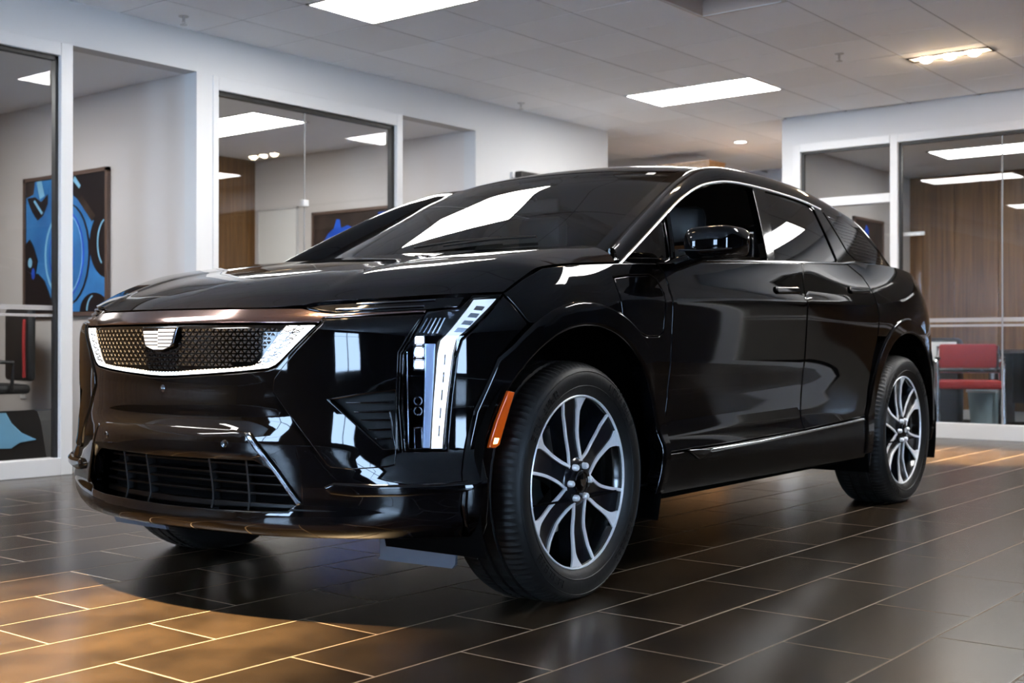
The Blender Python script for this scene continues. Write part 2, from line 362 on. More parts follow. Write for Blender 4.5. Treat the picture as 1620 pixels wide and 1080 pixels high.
TL = ['long lit ceiling panel at the top edge above the middle office window', 'lit ceiling panel above the roof of the black car', 'lit ceiling panel over the floor left of the camera',
      'lit ceiling panel nearest the street windows on the office side', 'lit ceiling panel on the camera side of the car, out over its doors', 'lit ceiling panel on the camera side near the right hand office']
for (x, y), lb in zip(TROF, TL): troffer(x, y, CZ, lb)
def spot_trio(xc, y0, z, label, power=SPOT_W, ang=38):
    t = tag(empty('spot_fixture', (xc, y0+.29, z)), label, 'spotlight', 'triple warm ceiling spots')
    b = MB()
    for s in (-1, 1): b.box((s*.075, -.295, -.006), (s*.065, .295, .06)).box((-.075, s*.295, -.006), (.075, s*.285, .06))
    b.box((-.065, -.285, .05), (.065, .285, .06)); b.build('housing', 'matte_black', t)
    for k in (-1, 0, 1):
        MB().lathe([(0, -.034), (.02, -.032), (.038, -.022), (.048, -.006), (.05, .02), (.04, .05)], 20, 'z', (0, k*.172, 0)).build('lamp', 'bulb', t, smooth=True)
        ld = bpy.data.lights.new('spot', 'SPOT'); ld.energy = power; ld.color = (1., .69, .36); ld.spot_size = R(ang); ld.spot_blend = .85; ld.shadow_soft_size = .035
        lo = bpy.data.objects.new('spot_beam', ld); C.objects.link(lo); lo.parent = t; lo.location = (0, k*.172, -.045)
    return t
spot_trio(8.885, 2.77, CZ, 'three warm spots in a dark slot on the right of the ceiling')
spot_trio(1.86, 2.77, CZ, 'three warm spots in the ceiling over the nose of the car')
spot_trio(5.40, 2.77, CZ, 'three warm spots in the ceiling straight over the driver side of the car', 60)
# round downlight in the passage, sprinklers
t = tag(empty('downlight', (11.34, 6.05, CZ)), 'round white downlight in the passage ceiling', 'ceiling light')
MB().lathe([(.062, .0), (.062, -.006), (.078, -.006), (.08, 0)], 28).build('trim_ring', 'frame_alu', t); MB().lathe([(0, -.004), (.062, -.004)], 28).build('diffuser', 'downlight_glow', t)
ld = bpy.data.lights.new('downlight', 'SPOT'); ld.energy = 220; ld.color = (1., .90, .78); ld.spot_size = R(150); ld.spot_blend = .6; ld.shadow_soft_size = .06
lo = bpy.data.objects.new('downlight_beam', ld); C.objects.link(lo); lo.parent = t; lo.location = (0, 0, -.03)
for (x, y), lb in (((4.82, 6.52), 'ceiling sprinkler head close to the left office wall'), ((8.36, 6.57), 'ceiling sprinkler head above the white wall end'), ((8.36, 3.67), 'ceiling sprinkler head left of the three warm spots')):
    t = tag(empty('sprinkler', (x, y, CZ)), lb, 'sprinkler', 'ceiling sprinklers')
    MB().lathe([(0, -.004), (.03, -.004), (.034, 0)], 20).build('escutcheon', 'steel', t)
    MB().tube([(0,0,0), (0,0,-.035)], .009).tube([(-.012,0,-.034), (0,0,-.052), (.012,0,-.034)], .003, 6).build('body', 'steel', t)
    MB().lathe([(0, -.056), (.024, -.055), (.024, -.052), (0, -.051)], 16).build('deflector', 'steel', t)
# left wall with its openings
b = MB().box((XMIN, YL, HB), (9.985, YL+.13, CZ+.30)).box((5.11, YL, 0), (5.24, YL+.13, HB)).box((7.99, YL, 0), (9.985, YL+.13, HB))
struct(b.build('wall_left', 'wall_white'))
struct(MB().box((XMIN, YL, 0), (2.3, YL+.13, HB)).build('wall_left_standin', 'wood_wall'))  # unseen wood wall added to darken and tint the glass reflections
def window(name, axis, plane, a0, a1, z1, rails, joints, stripes, depth=.05):
    """glazed screen; axis 'x': runs along x in the plane y=plane, axis 'y' the other way; rails: (a0, a1, z0, z1) frame bars, joints: pane limits"""
    P = (lambda a, d, z: (a, plane+d, z)) if axis == 'x' else (lambda a, d, z: (plane+d, a, z))
    root = struct(empty(name, P((a0+a1)/2, 0, 0)))
    o0 = Vector(root.location)
    def bx(nm, a, c, m, bev=.004):
        q = MB().box(tuple(Vector(a)-o0), tuple(Vector(c)-o0), bev).build(nm, m, root); return q
    for (ra, rb, za, zb) in rails: bx('frame_rail', P(ra, -.012, za), P(rb, .09, zb), 'frame_alu')
    for (pa, pb, za, zb) in joints:
        bx('pane', P(pa, depth, za), P(pb, depth+.001, zb), 'pane', 0)
    for (pa, pb, za, zb) in stripes: bx('frosted_stripe', P(pa, depth-.003, za), P(pb, depth-.001, zb), 'frost', 0)
    return root, bx, P
w1, bx, P = window('window_1', 'x', YL, 2.3, 4.19, HB, [(4.11, 4.19, 0, HB), (2.3, 4.11, 2.53, HB), (2.3, 4.11, 0, .105), (2.3, 2.36, .105, 2.53)],
                   [(2.36, 4.11, .105, 2.53)], [(2.36, 4.11, .995, 1.024), (2.36, 4.11, .955, .972)])
for a in ((4.09, 4.112, .105, 2.53), (2.36, 4.11, 2.505, 2.532)): bx('gasket', P(a[0], .02, a[2]), P(a[1], .06, a[3]), 'gasket', 0)
w2, bx, P = window('window_2', 'x', YL, 5.24, 7.085, HB, [(5.24, 5.285, 0, HB), (7.02, 7.085, 0, HB), (5.285, 7.02, 2.515, HB), (5.285, 7.02, 0, .105)],
                   [(5.285, 6.105, .105, 2.515), (6.111, 7.02, .105, 2.515)], [(5.285, 7.02, .995, 1.024), (5.285, 7.02, .955, .972)])
for a in ((6.985, 7.022, .105, 2.5), (5.285, 7.02, 2.485, 2.517)): bx('gasket', P(a[0], .02, a[2]), P(a[1], .06, a[3]), 'gasket', 0)
bx('glass_joint', P(6.103, .047, .105), P(6.113, .054, 2.485), 'joint', 0)
bx('glass_block', P(6.085, .03, 1.80), P(6.135, .07, 1.85), 'frame_alu', .004)  # small pale block on the joint
# right wall with its glazed office front
b = MB().box((XR, YMIN, 2.63), (XR+.13, 5.16, CZ+.30)).box((XR, 5.05, 0), (XR+.13, 5.16, 2.63)).box((XR, -.58, 0), (XR+.13, -.43, 2.63))
struct(b.build('wall_right', 'wall_white'))
w3, bx, P = window('window_3', 'y', XR, -.43, 5.05, 2.63, [(4.975, 5.05, 0, 2.63), (4.06, 4.13, 0, 2.63), (-.43, 4.06, 2.555, 2.63), (4.13, 4.975, 2.555, 2.63), (4.13, 4.975, 2.04, 2.12), (-.43, 4.06, 0, .13), (4.13, 4.975, 0, .13)],
                   [(4.13, 4.975, 2.12, 2.555), (4.13, 4.975, .13, 2.04), (3.198, 4.06, .13, 2.555), (1.2, 3.19, .13, 2.555), (-.43, 1.192, .13, 2.555)],
                   [(-.43, 4.06, .985, 1.02), (-.43, 4.06, .945, .965)])
for a in ((4.04, 4.062, .13, 2.555), (-.43, 4.06, 2.53, 2.557), (4.955, 4.977, 2.12, 2.555), (4.13, 4.975, 2.537, 2.557)): bx('gasket', P(a[0], .02, a[2]), P(a[1], .06, a[3]), 'gasket', 0)
bx('glass_joint', P(3.188, .047, .13), P(3.2, .054, 2.53), 'joint', 0)
bx('glass_bar', P(3.86, .085, 1.742), P(4.055, .10, 1.775), 'frame_alu', .003)  # short pale bar next to the mullion
struct(MB().box((XR, YMIN, 0), (XR+.10, -.58, 2.63)).build('wall_right_dark', 'wall_dark'))
# walls out of the picture: street windows on the far left, plain walls behind the camera
b = MB().box((XMIN-.2, YMIN, 2.5), (XMIN, YL+.13, CZ+.30)).box((XMIN-.2, YMIN, 0), (XMIN, YL+.13, .45))
for y0, y1 in ((YMIN, -1.0), (.7, 3.4), (5.0, YL+.13)): b.box((XMIN-.2, y0, .45), (XMIN, y1, 2.5))
struct(b.build('wall_street', 'wall_brown'))
for k, (y0, y1) in enumerate(((-1.0, .7), (3.4, 5.0))):
    ym = (y0+y1)/2
    window('window_%d' % (4+k), 'y', XMIN-.1, y0, y1, 2.5, [(y0, y0+.05, .45, 2.5), (y1-.05, y1, .45, 2.5), (y0, y1, 2.45, 2.5), (y0, y1, .45, .5), (y0, y1, 1.7, 1.74), ((y0+y1)/2-.02, (y0+y1)/2+.02, .5, 2.45)], [(y0+.05, y1-.05, .5, 1.7), (y0+.05, y1-.05, 1.74, 2.45)], [])
struct(MB().box((XMIN-.2, YMIN-.15, 0), (.1, YMIN, CZ+.30)).box((1.3, YMIN-.15, 0), (XMAX, YMIN, CZ+.30)).box((.1, YMIN-.15, 2.5), (1.3, YMIN, CZ+.30)).box((.1, YMIN-.15, 0), (1.3, YMIN, .2)).build('wall_back', 'wall_dark'))
window('window_6', 'x', YMIN-.1, .1, 1.3, 2.5, [(.1, .15, .2, 2.5), (1.25, 1.3, .2, 2.5), (.15, 1.25, 2.45, 2.5), (.15, 1.25, .2, .25)], [(.15, 1.25, .25, 2.45)], [])
# offices on the left: floor, back wall, partitions, low ceiling
of = struct(MB().box((1.2, YL+.13, -.06), (9.985, YMAX+.12, 0)).build('floor_office_left', 'office_floor'))
struct(MB().box((1.2, YL+.13, OZ), (9.985, YMAX+.12, OZ+.1)).build('ceiling_office_left', 'ceiling_panel'))
struct(MB().box((1.2, YMAX, 0), (9.985, YMAX+.12, OZ)).build('wall_office_left_back', 'wood_wall'))
struct(MB().box((5.12, YL+.13, 0), (5.23, YMAX, OZ)).build('wall_partition_1', 'office_wall'))
struct(MB().box((8.0, YL+.13, 0), (8.12, YMAX, OZ)).build('wall_partition_2', 'office_wall'))
struct(MB().box((1.2, YL+.13, 0), (1.3, YMAX, OZ)).build('wall_partition_3', 'office_wall'))
troffer(6.29, 7.62, OZ-.002, 'lit ceiling panel in the middle office behind the glass', 'office_diffuser', .59, 1.18, 'lit office ceiling panels')
troffer(3.3, 7.62, OZ-.002, 'lit ceiling panel in the left office', 'office_diffuser', .59, 1.18, 'lit office ceiling panels')
# passage at the far end
struct(MB().box((13.6, 4.9, 0), (13.75, 10, CZ+.30)).build('wall_passage_end', 'far_wall'))
struct(MB().box((9.985, 9.68, 0), (13.6, 9.8, CZ+.30)).build('wall_passage_side', 'far_wall'))
struct(MB().box((9.985, YL+.13, -.06), (13.6, 9.8, 0)).build('floor_passage', 'office_floor'))
t = tag(empty('tall_cabinet', (11.75, 6.885, 0)), 'tall orange wood cabinet in the passage, only its top showing over the roof', 'cabinet')
MB().box((-.14, -.32, 0), (.2, .32, 2.745), .004).build('carcass', 'wood_orange', t); MB().box((-.16, -.33, 2.745), (.2, .33, 2.772), .003).build('top', 'wood_orange', t)
MB().box((-.155, -.31, .05), (-.141, .31, 2.73), .003).build('door', 'wood_orange', t)
# right hand office
struct(MB().box((XR+.13, -1.0, -.06), (13.42, 5.02, 0)).build('floor_office_right', 'office_floor'))
struct(MB().box((XR+.13, -1.0, OZ), (13.42, 5.02, OZ+.1)).build('ceiling_office_right', 'ceiling_panel'))
wr = struct(MB().box((13.3, -1.0, 0), (13.42, 5.02, OZ)).build('wall_office_right_back', 'wood_wall'))
for k in range(12):                                                       # upright veneer panels of the back wall
    y = 4.98-.46*k; MB().box((13.282, y-.448, .10), (13.3, y, OZ-.06), .003).build('wood_panel', 'wood_wall', wr)
struct(MB().box((XR+.13, 5.02, 0), (13.6, 5.16, CZ+.30)).build('wall_office_right_side', 'office_wall'))
struct(MB().box((XR+.13, -1.1, 0), (13.42, -1.0, OZ)).build('wall_office_right_end', 'office_wall'))
struct(MB().box((13.26, -1.0, 0), (13.3, 5.02, .10)).build('baseboard_office_right', 'wall_white'))
troffer(11.55, 3.03, OZ-.002, 'lit ceiling panel in the right hand office behind the glass', 'right_diffuser', .59, 1.18, 'lit office ceiling panels')
# ------------------------------------------------------------------ pictures
def picture(x, y, z, w_, h_, rz, label, draw):
    t = tag(empty('framed_picture', (x, y, z), rz), label, 'picture', 'framed car prints')      # local: x across, z up, faces -y
    b = MB(); f = .028
    for s in (-1, 1): b.box((s*w_/2, -.03, 0), (s*(w_/2-f), .0, h_)).box((-w_/2, -.03, h_/2+s*h_/2), (w_/2, 0, h_/2+s*(h_/2-f)))
    b.build('frame', 'frame_bronze', t); cv = MB().box((-w_/2+f, -.018, f), (w_/2-f, -.004, h_-f)).build('canvas', 'pic_black', t); draw(cv, w_, h_); return t
def flat(cv, nm, poly, m, lay, w_, h_):                                    # printed area, clipped to the canvas; poly in 0..1
    poly = [(min(max(x, .03), .97), min(max(y, .03), .97)) for x, y in poly]
    MB().prism([((x-.5)*w_, y*h_) for x, y in poly], lambda x, z: (x, -.018-.0006*lay, z), lambda x, z: (x, -.0175, z)).build(nm, m, cv)
def ell(cx, cy, rx, ry, a0=0, a1=360, n=28): return [(cx+rx*math.cos(R(a0+(a1-a0)*i/n)), cy+ry*math.sin(R(a0+(a1-a0)*i/n))) for i in range(n+(a1-a0 < 360))]
def draw_wheel(cv, w_, h_):
    F = lambda nm, p, m, l: flat(cv, nm, p, m, l, w_, h_)
    F('blue_body', [(.03,.03),(.97,.03),(.97,.97),(.03,.97)], 'pic_blue', 1)
    F('dark_corner', [(.60,.97),(.97,.97),(.97,.58),(.90,.60),(.82,.66),(.74,.74),(.66,.80),(.60,.84)], 'pic_black', 2); F('grey_strut', [(.66,.80),(.70,.83),(.86,.68),(.82,.64)], 'pic_brown', 3); F('light_streak', [(.60,.94),(.67,.88),(.69,.90),(.62,.97)], 'pic_light', 3)
    F('dark_top', [(.03,.97),(.14,.97),(.12,.88),(.03,.86)], 'pic_brown', 2); F('pale_streak', [(.16,.97),(.22,.97),(.26,.86),(.20,.84)], 'pic_light', 3); F('black_fender', [(.04,.86),(.10,.76),(.17,.69),(.24,.72),(.30,.80),(.30,.87),(.22,.82),(.14,.86)], 'pic_black', 3); F('fender_line', [(.12,.83),(.22,.73),(.24,.74),(.14,.84)], 'pic_light', 4)
    F('dark_ring', ell(.53,.43,.27,.36), 'pic_black', 4); F('wheel_disc', ell(.518,.432,.262,.352), 'pic_blue', 5); F('rim_line', ell(.50,.43,.235,.315), 'pic_bright', 6); F('rim', ell(.49,.43,.225,.305), 'pic_light', 7); F('rim_dish', ell(.497,.432,.212,.288), 'pic_blue', 8)
    F('dish_line', ell(.47,.43,.15,.21), 'pic_bright', 9); F('dish', ell(.475,.432,.142,.20), 'pic_blue', 10); F('hub', ell(.52,.41,.06,.05), 'pic_light', 11); F('hub_dot', ell(.50,.42,.02,.03), 'pic_black', 12)
    F('tyre', ell(1.0,.49,.20,.235,80,280), 'pic_black', 13); F('tyre_line', ell(1.0,.49,.115,.17,110,235)+ell(1.0,.49,.10,.16,110,235)[::-1], 'pic_light', 14)
    F('lower_tyre', ell(.85,.03,.16,.125,0,180), 'pic_black', 13); F('lower_line', ell(.85,.03,.085,.11,100,178)+ell(.85,.03,.07,.10,100,178)[::-1], 'pic_light', 14)
    F('left_black', [(.03,.03),(.40,.03),(.36,.10),(.26,.26),(.18,.31),(.12,.30),(.03,.34)], 'pic_black', 13); F('left_figure', [(.03,.34),(.15,.30),(.18,.40),(.13,.50),(.08,.56),(.03,.52)], 'pic_black', 14); F('cyan_spot', ell(.09,.39,.025,.035), 'pic_light', 15); F('blue_spot', ell(.13,.31,.02,.04), 'pic_bright', 15)  # lower left area is plain black print
def draw_bonnet(cv, w_, h_):
    F = lambda nm, p, m, l: flat(cv, nm, p, m, l, w_, h_)
    F('backdrop', [(.03,.03),(.97,.03),(.97,.97),(.03,.97)], 'pic_brown', 1)
    F('crowd', [(.12,.70),(.20,.80),(.27,.84),(.30,.92),(.34,.92),(.36,.84),(.44,.86),(.50,.84),(.52,.74),(.62,.80),(.66,.74),(.60,.60),(.12,.60)], 'pic_bright', 2)
    F('blue_car', [(.03,.03),(.03,.64),(.20,.72),(.40,.77),(.60,.76),(.75,.70),(.97,.55),(.97,.03)], 'pic_bright', 3)
    F('bonnet_light', [(.05,.40),(.12,.56),(.28,.68),(.42,.72),(.44,.66),(.26,.50),(.14,.34)], 'pic_light', 4)
    F('chrome_line', [(.03,.63),(.20,.715),(.40,.75),(.60,.74),(.75,.68),(.75,.73),(.60,.795),(.40,.80),(.20,.74),(.03,.65)], 'paper_white', 5)
    F('blue_flag', [(.80,.95),(.93,.95),(.97,.86),(.90,.76),(.84,.78)], 'pic_bright', 6)
def draw_dark(cv, w_, h_):
    F = lambda nm, p, m, l: flat(cv, nm, p, m, l, w_, h_)
    F('backdrop', [(.03,.03),(.97,.03),(.97,.97),(.03,.97)], 'pic_brown', 1); F('blue_streak', [(.22,.50),(.30,.80),(.40,.94),(.50,.90),(.46,.66),(.42,.52)], 'pic_bright', 2); F('dark_stripe', ell(.75,.5,.06,.40), 'pic_black', 3)
picture(5.119, 8.34, 1.0, 1.13, 1.066, R(-90), 'large framed print of a blue car wheel on the left office partition', draw_wheel)
picture(7.999, 8.25, 1.0, 1.10, 1.045, R(-90), 'framed print of a bright blue car bonnet in the middle office', draw_bonnet)
picture(12.12, 5.019, 1.0, .76, 1.08, 0, 'dark framed print with a blue streak in the right hand office', draw_dark)
# small things on the walls
t = tag(empty('wall_speaker', (8.62, YL, 2.262)), 'small black box mounted on the white wall above the bonnet', 'wall box')
MB().box((-.12, -.10, 0), (.15, -.02, .055), .006).build('case', 'black_plastic', t); MB().box((-.16, -.03, .0), (-.13, 0, .05), .004).build('bracket', 'frame_alu', t)
t = tag(empty('wall_outlet', (5.12, 8.94, .37)), 'white power outlet low on the left office partition', 'outlet')
MB().box((-.008, -.04, 0), (0, .04, .115), .003).build('cover_plate', 'paper_white', t)
for dz in (.028, .07): MB().box((-.010, -.016, dz), (-.007, .016, dz+.026), .001).build('socket', 'frame_alu', t)
# whiteboard frame on the middle office partition
t = tag(empty('whiteboard', (7.999, 9.3, .75)), 'plain white board on the middle office partition', 'board')
MB().box((-.02, -.28, 0), (-.006, .28, 1.36), .004).build('surface', 'paper_white', t); b = MB()
for s in (-1, 1): b.box((-.026, s*.29, -.01), (-.002, s*.275, 1.37)).box((-.026, -.29, .68+s*.69), (-.002, .29, .68+s*.675))
b.build('frame', 'frame_alu', t)
# ------------------------------------------------------------------ office furniture
t = tag(empty('office_chair', (4.62, 8.60, 0), R(-100)), 'black office chair with a red edge at the left picture border', 'chair')
MB().box((-.25, -.25, .43), (.25, .25, .50), .03).build('seat', 'chair_black', t, sharp=40); MB().box((-.24, .22, .52), (.24, .29, 1.06), .03).build('backrest', 'chair_black', t, sharp=40)
MB().tube([(.235,.2,.55), (.25,.19,.8), (.235,.2,.97)], .012).build('red_edge', 'red_fabric', t); MB().tube([(0,0,.08), (0,0,.44)], .028).build('column', 'steel', t)
for k in range(5): a = k*2*math.pi/5+.3; MB().tube([(0,0,.10), (.28*math.cos(a), .28*math.sin(a), .07)], [.024, .015]).tube([(.28*math.cos(a), .28*math.sin(a)-.015, .03), (.28*math.cos(a), .28*math.sin(a)+.015, .03)], .03, 12).build('base_arm', 'black_plastic', t)
for s in (-1, 1): MB().tube([(s*.27,.1,.45), (s*.29,.1,.66), (s*.29,-.18,.67)], .016).build('armrest', 'black_plastic', t)
t = tag(empty('floor_bag', (4.47, 7.75, 0)), 'black and blue bag on the floor of the left office', 'bag')      # local: x towards the partition, y along it
MB().prism([(.75,0),(.75,.30),(.2,.335),(-.02,.345),(-.22,.360),(-.27,.35),(-.31,.29),(-.40,0)], lambda y, z: (-.09, y, z), lambda y, z: (.09, y, z)).build('body', 'chair_black', t)
MB().prism([(.70,.31),(.12,.325),(.05,.26),(-.08,.20),(-.26,.165),(-.06,.135),(.05,.09),(.20,.08),(.30,.13),(.45,.20),(.70,.22)], lambda y, z: (-.094, y, z), lambda y, z: (-.0905, y, z)).build('blue_panel', 'pic_light', t)
# red visitor chair
t = tag(empty('visitor_chair', (11.25, 3.70, 0), R(22)), 'red padded visitor chair with chrome frame in the right office', 'chair')
MB().box((-.24, -.27, .40), (.24, .27, .475), .025).build('seat', 'red_fabric', t, sharp=40); MB().box((.20, -.25, .58), (.25, .25, .80), .025).build('backrest', 'red_fabric', t, sharp=40)
for s in (-1, 1): MB().tube([(-.24, s*.275, 0), (-.20, s*.275, .62), (-.14, s*.275, .655), (.20, s*.275, .62), (.24, s*.26, .78)], .013).tube([(.30, s*.275, 0), (.22, s*.275, .62)], .013).build('side_frame', 'trim_chrome', t); MB().box((-.16, s*.275-.02, .66), (.12, s*.275+.02, .685), .008).build('armrest', 'black_plastic', t)
MB().box((.18, -.27, .535), (.205, .27, .575), .006).build('back_band', 'trim_chrome', t)
t = tag(empty('waste_bin', (11.75, 3.72, 0)), 'pale teal waste bin under the red chair', 'bin')
MB().lathe([(0, .005), (.125, .005), (.155, .36), (.162, .365), (.155, .37), (.148, .36), (.118, .015), (0, .015)], 28).build('body', 'bin_teal', t, sharp=40); MB().lathe([(.156, .35), (.168, .352), (.168, .372), (.15, .372)], 28).build('rim', 'frame_alu', t)
t = tag(empty('desk', (12.78, 2.95, 0)), 'dark wood office desk at the right picture edge', 'desk')
MB().box((-.42, -1.0, .71), (.42, 1.0, .745), .004).build('desktop', 'desk_dark', t)
for s in (-1, 1): MB().box((-.36, s*.95, 0), (.36, s*.91, .71), .003).build('side_panel', 'desk_dark', t)
MB().box((.28, -.91, .2), (.30, .91, .71), .003).build('modesty_panel', 'desk_dark', t); MB().tube([(-.40, .9, 0), (-.40, .9, .71)], .022).build('leg', 'steel', t)
t = tag(empty('office_bag', (12.05, 4.27, 0), R(10)), 'dark bag with a blue end beside the red chair', 'bag')
MB().box((-.16, -.22, 0), (.16, .22, .86), .05).build('body', 'chair_black', t, sharp=40); MB().box((-.17, .14, .66), (-.15, .2, .84), .008).build('blue_patch', 'pic_bright', t); MB().box((-.175, -.2, .64), (-.16, .04, .82), .006).build('pale_patch', 'paper_white', t)
# ------------------------------------------------------------------ panels cut from the body surface
def resample(poly, sp):
    out = []
    for i in range(len(poly)):
        a, b = np.array(poly[i], float), np.array(poly[(i+1) % len(poly)], float); n = max(1, int(math.ceil(np.hypot(*(b-a))/sp)))
        out += [a+(b-a)*k/n for k in range(n)]
    return np.array(out)
def chaikin(poly, it):
    p = np.array(poly, float)
    for _ in range(it): q = np.roll(p, -1, 0); p = np.stack([.75*p+.25*q, .25*p+.75*q], 1).reshape(-1, 2)
    return p
def area2(p): x, y = p[:, 0], p[:, 1]; return (x*np.roll(y, -1)-np.roll(x, -1)*y).sum()
def in_poly(P, q):
    x, y = q[:, 0], q[:, 1]; r = np.zeros(len(q), bool); a = P; b = np.roll(P, -1, 0)
    for (x0, y0), (x1, y1) in zip(a, b):
        if y0 == y1: continue
        c = ((y0 > y) != (y1 > y)) & (x < (x1-x0)*(y-y0)/(y1-y0)+x0); r ^= c
    return r
def inset(p, d):                                  # p anticlockwise -> moved inwards
    e = np.roll(p, -1, 0)-p; L = np.hypot(e[:, 0], e[:, 1])+1e-9; n = np.stack([-e[:, 1], e[:, 0]], 1)/L[:, None]; m = n+np.roll(n, 1, 0)
    m /= np.maximum((m*m).sum(1)/2, .35)[:, None]; return p+m*d
def panel(name, outline, m, parent, surf, nrm, off=0., depth=.02, bev=.003, sp=.03, holes=(), sm=0):
    """a piece of the surface: 2-D outline in surface coordinates, bevelled rim, edge turned inwards by depth"""
    rings0 = []; rings1 = []
    for k, pl in enumerate([outline]+list(holes)):
        p = np.array(pl, float); p = chaikin(p, sm) if sm else p; p = resample(p, sp*.6)
        if area2(p) < 0: p = p[::-1]
        if k: p = p[::-1]
        rings0.append(p); rings1.append(inset(p, bev*1.2))
    lo, hi = rings0[0].min(0), rings0[0].max(0)
    gx, gy = np.meshgrid(np.arange(lo[0], hi[0], sp)+sp*.37, np.arange(lo[1], hi[1], sp)+sp*.41, indexing='ij'); q = np.stack([gx.ravel(), gy.ravel()], 1)
    q = q+np.stack([np.zeros(len(q)), np.zeros(len(q))], 1)
    k = in_poly(rings1[0], q)
    for h in rings1[1:]: k &= ~in_poly(h, q)
    q = q[k]
    allr = np.concatenate(rings1)
    if len(q):
        keep = np.ones(len(q), bool)
        for i in range(0, len(q), 400): keep[i:i+400] = (((q[i:i+400, None]-allr[None])**2).sum(-1).min(1) > (sp*.45)**2)
        q = q[keep]
    V = [Vector(p) for p in allr]+[Vector(p) for p in q]; E = []; st = 0
    for r_ in rings1: n = len(r_); E += [(st+i, st+(i+1) % n) for i in range(n)]; st += n
    ov, oe, of_, orv, _, _ = delaunay_2d_cdt(V, E, [], 0, 1e-7)
    ov = np.array([tuple(p) for p in ov]); idx = {}
    for i, l in enumerate(orv):
        for j in l: idx[j] = i
    tri = np.array([f for f in of_ if len(f) == 3]); cen = ov[tri].mean(1); k = in_poly(rings1[0], cen)
    for h in rings1[1:]: k &= ~in_poly(h, cen)
    tri = tri[k]
    pts = surf(ov[:, 0], ov[:, 1], off); nn = nrm(ov[:, 0], ov[:, 1])
    a = pts[tri]; g = np.cross(a[:, 1]-a[:, 0], a[:, 2]-a[:, 0]); fl = (g*nn[tri[:, 0]]).sum(1) < 0; tri[fl] = tri[fl][:, ::-1]
    v = list(pts); n = list(nn); f = [tuple(t) for t in tri]; st = 0
    for r0, r1 in zip(rings0, rings1):
        N = len(r0); P0 = surf(r0[:, 0], r0[:, 1], off-bev); N0 = nrm(r0[:, 0], r0[:, 1]); P1 = surf(r1[:, 0], r1[:, 1], off)
        out = P0-P1+N0*bev; out /= np.linalg.norm(out, axis=1, keepdims=True)+1e-9
        nb = N0+out; nb /= np.linalg.norm(nb, axis=1, keepdims=True); b = len(v)
        P2 = surf(r0[:, 0], r0[:, 1], off-depth)
        v += list(P0)+list(P0)+list(P2); n += list(nb)+list(out)+list(out)
        for i in range(N):
            j = (i+1) % N; A, B_ = idx[st+i], idx[st+j]
            q4 = (A, B_, b+j, b+i); s4 = (b+N+i, b+N+j, b+2*N+j, b+2*N+i)
            for qd in (q4, s4):
                c = [np.array(v[t]) for t in qd]; g = np.cross(c[2]-c[0], c[3]-c[1])
                f.append(qd if (g*(np.array(n[qd[3]]))).sum() >= 0 else qd[::-1])
        st += N
    return mesh(name, v, f, m, parent, True, n)
def SP(name, outline, m, parent, **k): return panel(name, outline, m, parent, lambda t, z, o: S(t, z, o) if np.any(o) else S(t, z), SN, **k)
def both(name, outline, m, parent, holes=(), **k):          # the driver's side and its mirror image
    r = []
    for s in (1, -1): r.append(SP(name, [(s*t, z) for t, z in outline], m, parent, holes=[[(s*t, z) for t, z in h] for h in holes], **k))
    return r
def mir(half): return list(half)+[(-t, z) for t, z in half[::-1] if abs(t) > 1e-6]
# ------------------------------------------------------------------ the car
HD = R(2.0); ey = Vector((-math.sin(HD), math.cos(HD), 0)); CO = Vector((3.135, 2.231, 0))+ey*.925
car = tag(empty('car', CO, HD), 'glossy black five door SUV with lit grille outline parked on the tile floor', 'car')
TC1, TC2, HZ = 1.506, 4.446, .36
def arc(tc, r, a0, a1, n=26, z=HZ, rx=1.): return [(-(tc+r*rx*math.cos(R(a0+(a1-a0)*i/n))), z+r*math.sin(R(a0+(a1-a0)*i/n))) for i in range(n+1)]
# --- nose
HLo = [(-1.019,.928),(-1.128,.934),(-1.052,.872),(-.967,.803),(-.953,.76),(-.937,.618),(-.925,.491),(-.809,.491),(-.798,.619),(-.803,.76),(-.835,.813),(-.873,.880),(-.971,.891)]
GRo = [(0,.847),(-.191,.8465),(-.352,.846),(-.467,.8455),(-.556,.845),(-.52,.810),(-.485,.778),(-.45,.744),(-.43,.728),(-.405,.718),(-.314,.709),(-.19,.700),(-.067,.693),(0,.691)]
VENT = [(-.592,.633),(-.694,.651),(-.786,.663),(-.788,.584),(-.790,.495),(-.749,.495)]
LOWG = [(0,.452),(-.23,.455),(-.365,.456),(-.43,.424),(-.497,.338),(-.468,.318),(-.355,.312),(0,.310)]
bump = [(0,.236),(-.3,.236),(-.6,.238),(-.975,.245),(-.955,.33),(-.962,.43),(-1.005,.599),(-1.085,.751),(-1.15,.81),(-1.205,.848),(-1.134,.926),(-1.133,.931),(-1.056,.868),(-.971,.80),(-.957,.76),(-.941,.618),(-.929,.487),(-.805,.487),
        (-.794,.619),(-.799,.762),(-.831,.815),(-.866,.874),(-.735,.869),(-.571,.861),(-.566,.847),(-.489,.776),(-.434,.722),(-.406,.7135),(-.314,.7045),(-.067,.6885),(0,.6865)]
SP('front_bumper', mir(bump), 'paint', car, depth=.035, bev=.003, sp=.019, holes=[mir(LOWG), VENT, [(-t, z) for t, z in VENT]])
gr = SP('grille', mir(GRo), 'gloss_black', car, off=-.006, depth=.03, bev=.002, sp=.03)
drlin = [(-.463,.8425),(-.42,.792),(-.385,.749),(-.372,.736),(-.353,.7255),(-.269,.7185),(-.174,.714),(-.07,.7065),(0,.705)]
drlo = [(0,.6935),(-.067,.6955),(-.19,.7025),(-.314,.7115),(-.405,.7205),(-.428,.730),(-.448,.746),(-.485,.7805),(-.52,.813),(-.550,.8425)]
